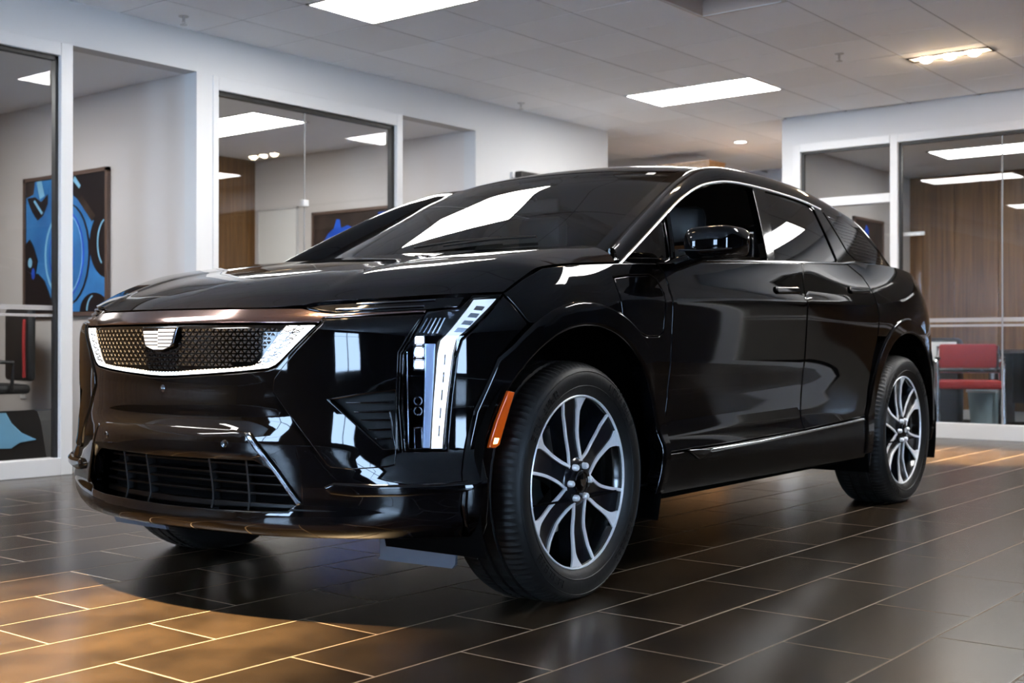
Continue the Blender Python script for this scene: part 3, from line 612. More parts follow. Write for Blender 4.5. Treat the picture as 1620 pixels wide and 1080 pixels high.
SP('light_outline', drlin+[(-t, z) for t, z in drlin[::-1][1:]]+[(-t, z) for t, z in drlo[::-1]]+drlo[1:], 'drl', gr, off=-.0035, depth=.002, bev=.0005, sp=.02)
# black lattice lines over the light outline
b = MB()
def line_on(b, pts, w_, off):
    p = resample(pts+[pts[-1]], .012)[:-1] if len(pts) < 2 else np.concatenate([np.linspace(pts[i], pts[i+1], max(2, int(np.hypot(pts[i+1][0]-pts[i][0], pts[i+1][1]-pts[i][1])/.012)+1))[:-1] for i in range(len(pts)-1)]+[np.array([pts[-1]])])
    d = np.gradient(p, axis=0); n = np.stack([-d[:, 1], d[:, 0]], 1); n /= np.linalg.norm(n, axis=1, keepdims=True)+1e-9
    a, c = p+n*w_/2, p-n*w_/2; A, B_ = S(a[:, 0], a[:, 1], off), S(c[:, 0], c[:, 1], off); b.grid([list(A), list(B_)])
for s in (-1, 1):
    Pi = lambda k: np.array([s*-np.interp(k, [0,.35,.7,1], [.463,.42,.385,.36]), np.interp(k, [0,.35,.7,1], [.8425,.792,.749,.727])]); Po = lambda k: np.array([s*-np.interp(k, [0,.35,.7,1], [.538,.50,.465,.425]), np.interp(k, [0,.35,.7,1], [.8425,.806,.768,.731])])
    N = 11
    for c in (0., .5): line_on(b, [tuple(Pi(k/12.)*(1-c)+Po(k/12.)*c) for k in range(13)], .0026, -.0022)
    for i in range(N):
        k0, k1 = i/N, (i+1)/N
        for c0, c1 in ((0., .5), (.5, .86)):
            A, B_ = Pi(k0)*(1-c0)+Po(k0)*c0, Pi(k1)*(1-c1)+Po(k1)*c1; A2, B2 = Pi(k0)*(1-c1)+Po(k0)*c1, Pi(k1)*(1-c0)+Po(k1)*c0
            line_on(b, [tuple(A), tuple(B_)], .0022, -.0022); line_on(b, [tuple(A2), tuple(B2)] if i % 2 else [tuple(A2), tuple(A)], .0022, -.0022)
zi = lambda t: np.interp(abs(t), [0,.07,.174,.269,.353], [.705,.7065,.714,.7185,.7255])
for i in range(-24, 24):
    t0, t1, t2 = i*.0145, (i+.5)*.0145, (i+1)*.0145; line_on(b, [(t0, zi(t0)+.002), (t1, zi(t1)-.009), (t2, zi(t2)+.002)], .0028, -.0022)
o = b.build('lattice_lines', 'gloss_black', gr); o['kind'] = 'stuff'
# small raised triangles of the grille, too small to pick apart singly
b = MB(); gin = np.array(drlin+[(-t, z) for t, z in drlin[::-1][1:]])
EMB = [(-.088,.8375),(-.083,.8335),(-.066,.783),(0,.764),(.066,.783),(.083,.8335),(.088,.8375)]
gin = inset(gin if area2(gin) > 0 else gin[::-1], .009); em_keep = inset(np.array(EMB) if area2(np.array(EMB)) > 0 else np.array(EMB)[::-1], -.007)
for r_ in range(11):
    z = .712+r_*.0126
    for c_ in range(-20, 21):
        for uo in (0, 1):
            t = (c_+.5*(r_ % 2)+.5*uo)*.0262; q = np.array([[t, z+.004]])
            if not in_poly(gin, q)[0] or in_poly(em_keep, q)[0]: continue
            sz = .0068; tri = [(t-sz, z), (t+sz, z), (t, z+.0085)] if not uo else [(t-sz, z+.0085), (t, z), (t+sz, z+.0085)]
            T_ = np.array(tri); A = S(T_[:, 0], T_[:, 1], -.0025); B_ = S(T_[:, 0], T_[:, 1], -.006); c0 = A.mean(0); A = c0+(A-c0)*.8
            k = len(b.v); b.v += [tuple(p) for p in A]+[tuple(p) for p in B_]; b.f += [(k,k+1,k+2),(k,k+3,k+4,k+1),(k+1,k+4,k+5,k+2),(k+2,k+5,k+3,k)]
o = b.build('triangle_pattern', 'grille_tri', gr); o['kind'] = 'stuff'
# shield emblem
eb = SP('emblem', EMB, 'dark_chrome', gr, off=.012, depth=.016, bev=.0025, sp=.02)
inn = inset(np.array(EMB) if area2(np.array(EMB)) > 0 else np.array(EMB)[::-1], .0055)
for k in range(6):                                       # bright bars of the shield, split at the middle and stepped
    for s in (-1, 1):
        z1 = .8312-k*.0106-(0 if s < 0 else .0053)*(k < 5); z0 = z1-.0078
        wd = np.interp(z0, [.764,.783,.832], [.004,.0575,.0745]); wd1 = np.interp(z1, [.764,.783,.832], [.004,.0575,.0745])
        if z0 < .772: z0 = .772+.0
        if z1-z0 < .003: continue
        SP('shield_bar', [(s*.0012, z0), (s*wd, z0), (s*wd1, z1), (s*.0012, z1)], 'emblem_white', gr, off=.0145, depth=.003, bev=.0006, sp=.02)
# tilted bar between grille and bonnet, slim lamps at its ends
barh = [(0,.851),(-.35,.850),(-.562,.849),(-.571,.864),(-.735,.872),(-.866,.878),(-.870,.885),(-.735,.880),(-.604,.876),(-.553,.881),(-.494,.8915),(-.33,.8925),(-.159,.893),(0,.893)]
SP('nose_bar', mir(barh), 'nose_brown', car, depth=.03, bev=.003, sp=.016)
SLIM = [(-.500,.8955),(-.547,.906),(-.654,.911),(-.858,.921),(-.995,.928),(-.970,.896),(-.876,.888),(-.734,.884),(-.606,.880),(-.558,.8855)]
for o in both('slim_lamp', SLIM, 'gloss_black', car, off=-.006, depth=.03, bev=.003, sp=.02):
    s = 1 if o.data.vertices[0].co.y < 0 else -1
    SP('lamp_strip', [(s*t, z) for t, z in ((-.60,.887),(-.735,.890),(-.865,.895),(-.865,.900),(-.735,.895),(-.60,.892))], 'dark_chrome', o, off=-.002, depth=.004, bev=.001, sp=.02)
    SP('lamp_strip', [(s*t, z) for t, z in ((-.66,.903),(-.858,.911),(-.90,.914),(-.90,.918),(-.858,.916),(-.66,.907))], 'dark_chrome', o, off=-.002, depth=.004, bev=.001, sp=.02)
# headlamps: housing, lens, running light, projectors
DRL = [(-1.026,.921),(-1.111,.926),(-1.04,.873),(-.958,.806),(-.945,.76),(-.928,.618),(-.916,.497),(-.886,.497),(-.893,.619),(-.904,.76),(-.913,.799),(-.975,.867)]
for s in (1, -1):
    M = lambda p: [(s*t, z) for t, z in p]
    hl = SP('headlamp', M(HLo), 'gloss_black', car, off=-.045, depth=.02, bev=.001, sp=.03)
    rim0 = np.array(M(HLo)); rim0 = rim0 if area2(rim0) > 0 else rim0[::-1]
    SP('bezel', [tuple(p) for p in rim0], 'gloss_black', hl, off=-.003, depth=.045, bev=.002, sp=.02, holes=[[tuple(p) for p in inset(rim0, .006)]])
    dr = SP('running_light', M([(-.965,.812)]+DRL[3:11]+[(-.925,.812)]), 'drl', hl, off=-.012, depth=.012, bev=.001, sp=.02); SP('running_light', M(DRL[:3]+[(-.966,.813),(-.926,.813)]+DRL[11:]), 'drl_soft', hl, off=-.012, depth=.012, bev=.001, sp=.02)
    for k in range(4):                                   # dark inserts in the slanted upper part
        c = np.array([-1.045, .899])*(1-k/4)+np.array([-.955, .812])*(k/4)+np.array([.006, -.004]); d = np.array([.72, -.69])*.009; e = np.array([1., .06])*.015
        SP('light_divider', M([tuple(c-d-e), tuple(c+d-e), tuple(c+d+e), tuple(c-d+e)]), 'reflector', hl, off=-.0105, depth=.004, bev=.0005, sp=.02)
    for k in range(5):
        z = .76-.05*k; SP('light_divider', M([(-.926+.004*k, z), (-.922+.004*k, z), (-.920+.004*k, z-.03), (-.924+.004*k, z-.03)]), 'reflector', hl, off=-.0105, depth=.004, bev=.0005, sp=.02)
    for k in range(3):
        z = .801-.0355*k; pr = SP('projector', M([(-.834, z+.016), (-.866, z+.016), (-.866, z-.015), (-.834, z-.015)]), 'reflector', hl, off=-.026, depth=.02, bev=.003, sp=.02)
        SP('led_lens', M([(-.838, z+.011), (-.862, z+.011), (-.862, z-.010), (-.838, z-.010)]), 'led', hl, off=-.020, depth=.008, bev=.003, sp=.015)
    SP('reflector_panel', M([(-.868,.79),(-.898,.79),(-.890,.62),(-.882,.50),(-.862,.50),(-.866,.62)]), 'reflection_blue', hl, off=-.026, depth=.008, bev=.002, sp=.03)
    SP('chrome_fin', M([(-.812,.775),(-.815,.775),(-.821,.50),(-.818,.50)]), 'trim_chrome', hl, off=-.02, depth=.02, bev=.0008, sp=.03)
    SP('lower_block', M([(-.834,.555),(-.860,.555),(-.862,.495),(-.836,.495)]), 'dark_chrome', hl, off=-.022, depth=.02, bev=.003, sp=.02)
    for z in (.628, .600):
        p = S(s*-.846, z, -.022); n = SN(np.array([s*-.846]), np.array([z]))[0]; q = Vector(n).to_track_quat('Z', 'Y').to_matrix(); bb = MB(); bb.lathe([(.011,0),(.013,.003),(.011,.006),(.009,.003)], 20, closed=True)
        bb.v = [tuple(q @ Vector(v_)+Vector(p)) for v_ in bb.v]; bb.build('lens_ring', 'trim_chrome', hl, smooth=True)
    for k in range(5):
        x = -.872-.013*k; SP('louvre', M([(x,.866),(x-.004,.866),(x+.020,.822),(x+.024,.822)]), 'machined' if k > 1 else 'reflector', hl, off=-.012, depth=.01, bev=.0006, sp=.03)
    SP('lens', M(HLo), 'lens', hl, off=.0, depth=.001, bev=.0008, sp=.02)
# corner skins, vents with fins, lower bar, air dam
pod = [(-.428,.69),(-.424,.652),(-.48,.583),(-.54,.514),(-.592,.450),(-.605,.443),(-.669,.439),(-.76,.446),(-.785,.452),(-.786,.480),(-.787,.619),(-.792,.764),(-.824,.818),(-.860,.868),(-.735,.863),(-.578,.855),(-.574,.843),(-.497,.770),(-.445,.712)]
both('corner_skin', pod, 'paint', car, off=.006, depth=.012, bev=.003, sp=.02, holes=[[(t*1.0, z) for t, z in [(-.597,.632),(-.694,.649),(-.783,.660),(-.785,.584),(-.786,.497),(-.750,.497)]]])
for s in (1, -1):
    vt = SP('side_vent', [(s*t, z) for t, z in VENT], 'matte_black', car, off=-.04, depth=.01, bev=.001, sp=.03)
    for z, a in ((.626,-.640),(.600,-.662),(.578,-.680),(.551,-.703),(.526,-.724)): SP('vent_fin', [(s*a, z), (s*-.772, z+.003), (s*-.776, z-.003), (s*(a-.006), z-.004)], 'gloss_black', vt, off=-.004, depth=.03, bev=.0015, sp=.03)
    SP('vent_edge', [(s*t, z) for t, z in ((-.765,.60),(-.769,.60),(-.787,.50),(-.782,.50))], 'dark_chrome', vt, off=-.003, depth=.02, bev=.001, sp=.03)
SP('lower_bar', mir([(0,.545),(-.30,.541),(-.342,.534),(-.392,.472),(-.36,.462),(-.23,.460),(0,.457)]), 'paint', car, off=.008, depth=.03, bev=.004, sp=.02)
lg = SP('lower_grille', mir([(0,.456),(-.23,.459),(-.37,.460),(-.436,.428),(-.505,.337),(-.47,.312),(-.355,.306),(0,.304)]), 'void', car, off=-.085, depth=.004, bev=.001, sp=.04)
for z, a in ((.432,.40),(.405,.425),(.378,.45),(.352,.475),(.330,.47)): SP('grille_slat', [(-a, z), (a, z), (a, z-.006), (-a, z-.006)], 'slat', lg, off=-.05, depth=.03, bev=.0015, sp=.03)
for t in (-.30, -.155, .155, .30): SP('grille_post', [(t-.004,.45), (t+.004,.45), (t+.004,.312), (t-.004,.312)], 'matte_black', lg, off=-.048, depth=.03, bev=.0015, sp=.03)
both('grille_trim', [(-.340,.5315),(-.356,.5345),(-.40,.484),(-.443,.431),(-.513,.339),(-.499,.334),(-.432,.424),(-.39,.474)], 'dark_chrome', car, off=.011, depth=.03, bev=.003, sp=.02)
both('winglet', [(-.580,.388),(-.613,.402),(-.741,.398),(-.908,.402),(-1.030,.410),(-.981,.380),(-.81,.369),(-.668,.364),(-.603,.369)], 'paint', car, off=.016, depth=.03, bev=.007, sp=.018)
for t, z in ((-.276,.503), (.276,.503)):
    n = SN(np.array([t]), np.array([z]))[0]; p = S(t, z, .0085); q = Vector(n).to_track_quat('Z', 'Y').to_matrix(); bb = MB().lathe([(.0,.001),(.0075,.0012),(.009,.002),(.0105,.002),(.0115,0)], 20); bb.v = [tuple(q @ Vector(v_)+Vector(p)) for v_ in bb.v]; bb.build('parking_sensor', 'dark_chrome', car, smooth=True)
n = SN(np.array([0.]), np.array([.655]))[0]; p = S(0., .655, .001); q = Vector(n).to_track_quat('Z', 'Y').to_matrix(); bb = MB().lathe([(0,.006),(.006,.005),(.010,.001),(.012,0)], 18); bb.v = [tuple(q @ Vector(v_)+Vector(p)) for v_ in bb.v]; bb.build('front_camera', 'dark_chrome', car, smooth=True)
# --- bonnet: a patch between nose edge, shoulders and cowl
_fe = [(0,.8955),(-.159,.8955),(-.33,.8955),(-.49,.9005),(-.546,.910),(-.616,.9145),(-.73,.919),(-.858,.9265),(-.993,.9335),(-1.134,.941)]
_fs = np.array([0,.159,.33,.49,.546,.616,.73,.858,.993,1.134]); FZ = PC([(a, z) for a, (t, z) in zip(_fs, _fe)])
SHO = PC([(1.134,.941),(1.231,.984),(1.34,1.024),(1.485,1.042),(1.636,1.053),(1.775,1.062)])
HC = CS([0,.04,.10,.22,.40,.62,.82,1.0], [-.82,-.785,-.735,-.62,-.40,-.14,.09,.26]); HCZ = CS([0,.04,.10,.22,.40,.62,.82,1.0], [.8955,.918,.943,.985,1.033,1.076,1.106,1.128])
HB1 = .004
def hood(a, b):                                            # a 0..1 nose to cowl, b 0..1 middle to shoulder
    tf = b*1.134; F0 = S(-tf, FZ(tf)); F0[..., 1] *= -1
    ts = 1.134+a*(1.775-1.134); D1 = S(-ts, SHO(ts)); D1[..., 1] *= -1
    D0 = np.stack([HC(a), 0*a, HCZ(a)], -1)
    C1 = np.stack([.26+.12*b**2-.115*np.clip((b-.84)/.16, 0, 1)**2, .889*b, 1.128+.0*b-.066*np.clip((b-.80)/.20, 0, 1)**1.6], -1)
    k00, k01, k10, k11 = [np.array(x) for x in ((HC(0), 0, HCZ(0)), S(-1.134, SHO(1.134))*[1,-1,1], (.26, 0, 1.128), S(-1.775, SHO(1.775))*[1,-1,1])]
    A, B_ = a[..., None], b[..., None]
    P_ = (1-A)*F0+A*C1+(1-B_)*D0+B_*D1-((1-A)*(1-B_)*k00+(1-A)*B_*k01+A*(1-B_)*k10+A*B_*k11)
    ss = lambda x: np.clip(x, 0, 1)**2*(3-2*np.clip(x, 0, 1))
    up_ = np.where(b < .74, ss((b-.30)/.44)**1.0, 1-ss((b-.74)/.26)**.9)
    P_[..., 2] += .007*up_*ss(a/.22)*(1-.75*ss((a-.72)/.28))+HB1*ss(a/.10)*(1-ss((a-.05)/.6))*ss(b/.3)*(1-ss((b-.70)/.30))
    return P_
NA, NB = 56, 61
av = np.linspace(0, 1, NA)**1.25; bv = np.linspace(-1, 1, 2*NB-1); AA, BB = np.meshgrid(av, bv, indexing='ij')
HP = hood(AA, np.abs(BB)); HP[..., 1] *= np.sign(BB); HP[..., 1][BB == 0] = 0
b = MB().grid([list(r_) for r_ in HP])
edge = [HP[0, j]-np.array([-.012, 0, .022]) for j in range(2*NB-1)]; b.grid([list(HP[0]), edge])
for j in (0, -1): b.grid([list(HP[:, j]), [p-np.array([0, np.sign(p[1])*.02, .02]) for p in HP[:, j]]])
b.build('bonnet', 'paint', car, sharp=50)
# --- wings, doors, quarters, sills
fend = [(-1.137,.937),(-1.231,.980),(-1.34,1.020),(-1.485,1.038),(-1.636,1.049),(-1.775,1.058),(-1.9,1.064),(-2.004,1.068),(-2.04,1.035),(-2.056,1.0),(-2.048,.93),(-2.042,.84),(-2.046,.71),(-2.046,.6),(-2.03,.5),(-2.01,.42)]+arc(TC1, .552, 8, 118, 24)+[(-1.21,.852)]
CHG = [(-1.7,1.008),(-1.794,1.019),(-1.936,1.027),(-1.980,1.012),(-2.005,.978),(-2.000,.929),(-1.985,.829),(-1.955,.814),(-1.871,.813),(-1.775,.835),(-1.707,.88)]
both('front_wing', fend, 'paint', car, depth=.03, sp=.026, holes=[CHG])
ch = np.array(CHG); ch = ch if area2(ch) > 0 else ch[::-1]
both('flap', [tuple(p) for p in inset(ch, .004)], 'paint', car, depth=.02, bev=.003, sp=.026)
fdoor = [(-2.011,1.072),(-2.047,1.037),(-2.063,1.0),(-2.055,.93),(-2.049,.84),(-2.053,.71),(-2.053,.6),(-2.038,.5),(-2.018,.416),(-2.6,.420),(-3.208,.432),(-3.210,.6),(-3.212,.80),(-3.222,.93),(-3.252,1.06),(-3.292,1.141),(-2.8,1.117),(-2.4,1.094)]
both('front_door', fdoor, 'paint', car, depth=.03, sp=.034)
rdoor = [(-3.299,1.142),(-3.259,1.06),(-3.229,.93),(-3.219,.80),(-3.217,.6),(-3.215,.432),(-3.60,.445),(-3.878,.458),(-3.905,.58),(-3.965,.72),(-4.02,.82),(-4.045,.93),(-4.04,1.03),(-3.99,1.115),(-3.875,1.165)]
both('rear_door', rdoor, 'paint', car, depth=.03, sp=.034)
quart = [(-3.882,1.168),(-3.997,1.118),(-4.047,1.03),(-4.052,.93),(-4.03,.83)]+arc(TC2, .556, 128, 10, 22)[1:]+[(-5.0,.40),(-5.15,.40),(-5.2,.75),(-5.15,1.0),(-5.1,1.12),(-4.9,1.17),(-4.6,1.19),(-4.3,1.19),(-4.05,1.182)]
both('rear_quarter', quart, 'paint', car, depth=.03, sp=.034)
TM = TMAX-.004
both('rear_bumper', [(-5.0,.395),(-5.15,.395),(-5.2,.55),(-TM,.55),(-TM,.24),(-5.0,.25)], 'cladding', car, depth=.03, sp=.05)
both('tailgate', [(-5.206,.556),(-5.207,.75),(-5.157,1.0),(-5.107,1.12),(-5.4,1.11),(-TM,1.10),(-TM,.556)], 'paint', car, depth=.03, sp=.05)
both('sill', [(-1.99,.40),(-2.018,.408),(-2.6,.412),(-3.21,.424),(-3.60,.437),(-3.874,.450),(-3.89,.39),(-3.895,.262),(-3.0,.262),(-2.0,.272)], 'cladding', car, depth=.05, sp=.034)
both('sill_highlight', [(-2.33,.399),(-2.36,.407),(-2.76,.410),(-3.21,.4225),(-3.86,.447),(-3.86,.4375),(-3.21,.4125),(-2.76,.3995),(-2.36,.394)], 'trim_chrome', car, off=.007, depth=.012, bev=.003, sp=.02)  # added bright strip in place of the highlight on the ledge
both('strip_end', [(-2.16,.415),(-2.24,.412),(-2.345,.405),(-2.325,.390),(-2.25,.375),(-2.22,.39)], 'dark_chrome', car, off=.009, depth=.012, bev=.003, sp=.02)
archf = [(-.978,.245),(-.958,.34),(-.963,.43)]+[(-1.006,.60),(-1.083,.748)]+arc(TC1, .562, 131, 22, 20)+[(-2.045,.50),(-2.035,.40),(-2.00,.28),(-1.95,.28),(-1.985,.42)]+arc(TC1, .487, 10, 168, 34)+[(-1.03,.40),(-1.03,.30),(-1.045,.245)]
ac = both('wheel_arch', archf, 'gloss_black', car, off=.012, depth=.06, bev=.010, sp=.022)
both('wheel_arch', [(-3.885,.28),(-3.872,.46)]+arc(TC2, .562, 165, 8, 30)+[(-5.005,.38),(-4.99,.28),(-4.91,.28)]+arc(TC2, .487, 0, 180, 36)+[(-3.955,.28)], 'gloss_black', car, off=.012, depth=.06, bev=.010, sp=.022)
for o, s in zip(ac, (1, -1)):
    mk = SP('side_marker', [(s*t, z) for t, z in ((-1.111,.655),(-1.134,.651),(-1.114,.596),(-1.079,.500),(-1.066,.492),(-1.043,.494),(-1.069,.565))], 'amber', o, off=.018, depth=.012, bev=.003, sp=.02)
    SP('lit_end', [(s*t, z) for t, z in ((-1.079,.520),(-1.071,.503),(-1.056,.502),(-1.063,.522))], 'amber_lit', o, off=.0185, depth=.004, bev=.001, sp=.02)
# door furniture on both sides
for t0, t1, z in ((-2.95, -3.175, 1.012), (-3.76, -3.985, 1.042)):
    for s in (1, -1):
        h = SP('door_handle', [(s*t, q) for t, q in ((t0, z-.018), (t1, z-.010), (t1-.008, z+.004), (t1, z+.018), (t0, z+.012), (t0+.008, z-.004))], 'gloss_black', car, off=.012, depth=.03, bev=.006, sp=.02)
# inner skin behind the gaps, wheel housings, floor
for s in (1, -1):
    SP('inner_skin', [(s*-1.16,.30),(s*-1.16,.90),(s*-1.4,1.0),(s*-1.9,1.03),(s*-2.8,1.08),(s*-3.9,1.13),(s*-5.0,1.10),(s*-5.9,1.05),(s*-5.9,.30)], 'void', car, off=-.034, depth=.002, bev=.0005, sp=.08, holes=[[(s*t, z) for t, z in arc(TC1, .50, -6, 186, 24)], [(s*t, z) for t, z in arc(TC2, .50, -6, 186, 24)]])
    for uc in (0., 2.954):
        b = MB(); n = 28
        b.grid([[(uc+.51*math.cos(R(-20+220*i/n)), v_*-s, HZ+.51*math.sin(R(-20+220*i/n))) for i in range(n+1)] for v_ in (.55, .93)])
        b.v += [(uc+.51*math.cos(R(-20+220*i/n)), .55*-s, HZ+.51*math.sin(R(-20+220*i/n))) for i in range(n+1)]; k = len(b.v)-n-1; b.f.append(tuple(range(k, k+n+1)))
        b.build('wheel_housing', 'void', car, smooth=True)
b = MB().box((-.40, -.54, .19), (3.5, .54, .46), .03).box((.56, -.88, .30), (2.40, .88, .46)).box((.55, -.86, .235), (2.42, .86, .30), .02); b.build('underbody', 'void', car)
tray = []
for i in range(11):
    row = []
    for j in range(25):
        w_ = -math.cos(R(180*j/24)); tt = abs(w_)*.93; e = S(tt, .26, -.03); k = i/10; row.append((float(e[0])*(1-k)-.36*k, math.copysign(float(e[1]), w_), .258-.035*math.sin(math.pi*min(1, k*1.2))**.7*math.sin(R(180*j/24))**.4))
    tray.append(row)
MB().grid(tray).build('front_tray', 'void', car, smooth=True)
for s in (1, -1):
    MB().prism([(-.505,.262),(-.51,.15),(-.50,.139),(-.79,.142),(-.802,.155),(-.806,.262)], lambda v_, z: (-.462, s*v_, z), lambda v_, z: (-.452, s*v_, z)).build('air_deflector', 'mudflap', car)
    MB().prism([(-.70,.30),(-.70,.215),(-.92,.215),(-.93,.30)], lambda v_, z: (2.50, s*v_, z), lambda v_, z: (2.51, s*v_, z)).build('air_deflector', 'matte_black', car)
# ------------------------------------------------------------------ glasshouse
DL = [(.287,1.065),(.503,1.171),(.741,1.286),(.877,1.347),(.993,1.391),(1.094,1.422),(1.19,1.443),(1.38,1.468),(1.661,1.474),(1.901,1.470),(2.107,1.461),(2.298,1.442),(2.617,1.402),(2.911,1.346),(3.124,1.271),(3.359,1.176)]
RC = [(.46,.735,1.12),(.63,.71,1.21),(.84,.675,1.313),(.97,.655,1.375),(1.08,.64,1.425),(1.18,.628,1.465),(1.27,.62,1.497),(1.45,.615,1.53),(1.68,.615,1.545),(1.9,.617,1.548),(2.1,.62,1.543),(2.3,.625,1.53),(2.6,.64,1.487),(2.9,.663,1.428),(3.1,.69,1.34),(3.3,.73,1.21)]
ks = np.arange(16.)
DU, DZ = CS(ks, [p[0] for p in DL]), CS(ks, [p[1] for p in DL]); RU, RV, RZ = [CS(ks, [p[i] for p in RC]) for i in range(3)]
CDU = PC([(0,-.13),(3,-.11),(6,-.09),(8,-.03),(11,.0),(13,.10),(15,.16)]); CDZ = PC([(0,.004),(3,.014),(6,.030),(8,.052),(10,.064),(12,.066),(13,.07),(15,.05)])
def top(s, w_):                                            # skin over the cabin; s along, w -1..1 across
    q = 1-np.abs(w_)**2.3; return np.stack([RU(s)+CDU(s)*(1-w_**2), RV(s)*w_, RZ(s)+CDZ(s)*q], -1)
def top_part(name, s0, s1, w0, w1, m, ns=24, nw=33, off=0., parent=car, solid=0.):
    A_, B_ = np.meshgrid(np.linspace(s0, s1, ns), np.linspace(w0, w1, nw), indexing='ij'); P_ = top(A_, B_); P_[..., 2] += off; h = 1e-3
    n = np.cross(top(A_+h, B_)-top(A_-h, B_), top(A_, B_+h)-top(A_, B_-h)); n /= np.linalg.norm(n, axis=-1, keepdims=True); n *= np.sign(n[..., 2:3])
    b = MB().grid([list(r_) for r_ in P_]); v = b.v; f = b.f; p = np.array(v)
    f = [q if np.dot(np.cross(p[q[1]]-p[q[0]], p[q[2]]-p[q[0]]), n.reshape(-1, 3)[q[0]]) > 0 else q[::-1] for q in f]
    return mesh(name, v, f, m, parent, True, list(n.reshape(-1, 3)))
top_part('windscreen', .12, 6.05, -.935, .935, 'windshield')
for s in (-1, 1): top_part('screen_border', 0, 6.05, s*.935, s*1.0, 'gloss_black', 24, 4)
top_part('screen_border', 5.75, 6.1, -.935, .935, 'gloss_black', 4, 33, .0012); top_part('screen_border', -.05, .14, -1, 1, 'gloss_black', 4, 33, .0012)
top_part('roof', 6.1, 13.0, -1, 1, 'paint', 40, 41)
top_part('rear_screen', 13.0, 15, -1, 1, 'privacy', 12, 33); top_part('headliner', 6.3, 13.2, -.97, .97, 'interior', 20, 17, -.03)
MB().box((-.02, -.05, -.012), (.03, .05, .0)).build('sensor_pod', 'matte_black', car).location = (1.12, 0, 1.478)
def side_skin(s):                                          # pillar and roof edge, from the window line to the screen and roof
    A_, B_ = np.meshgrid(np.linspace(0, 15, 90), np.linspace(0, 1, 13), indexing='ij')
    D_ = np.stack([DU(A_), G(DU(A_), DZ(A_)), DZ(A_)], -1); R_ = np.stack([RU(A_), RV(A_), RZ(A_)], -1); d = R_-D_
    bul = np.stack([-.35*np.ones_like(A_), .55*np.ones_like(A_), .75*np.ones_like(A_)], -1); P_ = D_+d*B_[..., None]+bul*(.022*4*B_*(1-B_))[..., None]*np.clip(np.linalg.norm(d, axis=-1)/.12, .3, 1.3)[..., None]
    P_[..., 1] *= s
    b = MB().grid([list(r_) for r_ in P_]); o = b.build('roof_pillar', 'paint', car, smooth=True, sharp=60); return o
for s in (-1, 1): side_skin(s)
BELT = [(2.9,1.192),(2.56,1.188),(2.345,1.162),(1.9,1.141),(1.428,1.118),(1.0,1.097),(.672,1.082),(.40,1.062)]
QT = [(.352,1.082),(.695,1.246),(.660,1.099)]
FW = [(.700,1.103),(.752,1.268),(.877,1.328),(1.0,1.374),(1.10,1.404),(1.183,1.424),(1.365,1.449),(1.50,1.454),(1.60,1.453),(1.58,1.40),(1.497,1.138)]
RW = [(1.722,1.452),(1.957,1.450),(2.12,1.444),(2.20,1.436),(2.248,1.418),(2.275,1.33),(2.313,1.178),(2.30,1.172),(1.571,1.140)]
QP = [(2.347,1.425),(2.617,1.394),(2.90,1.34),(3.10,1.265),(3.30,1.19),(2.9,1.194),(2.58,1.20),(2.50,1.23)]
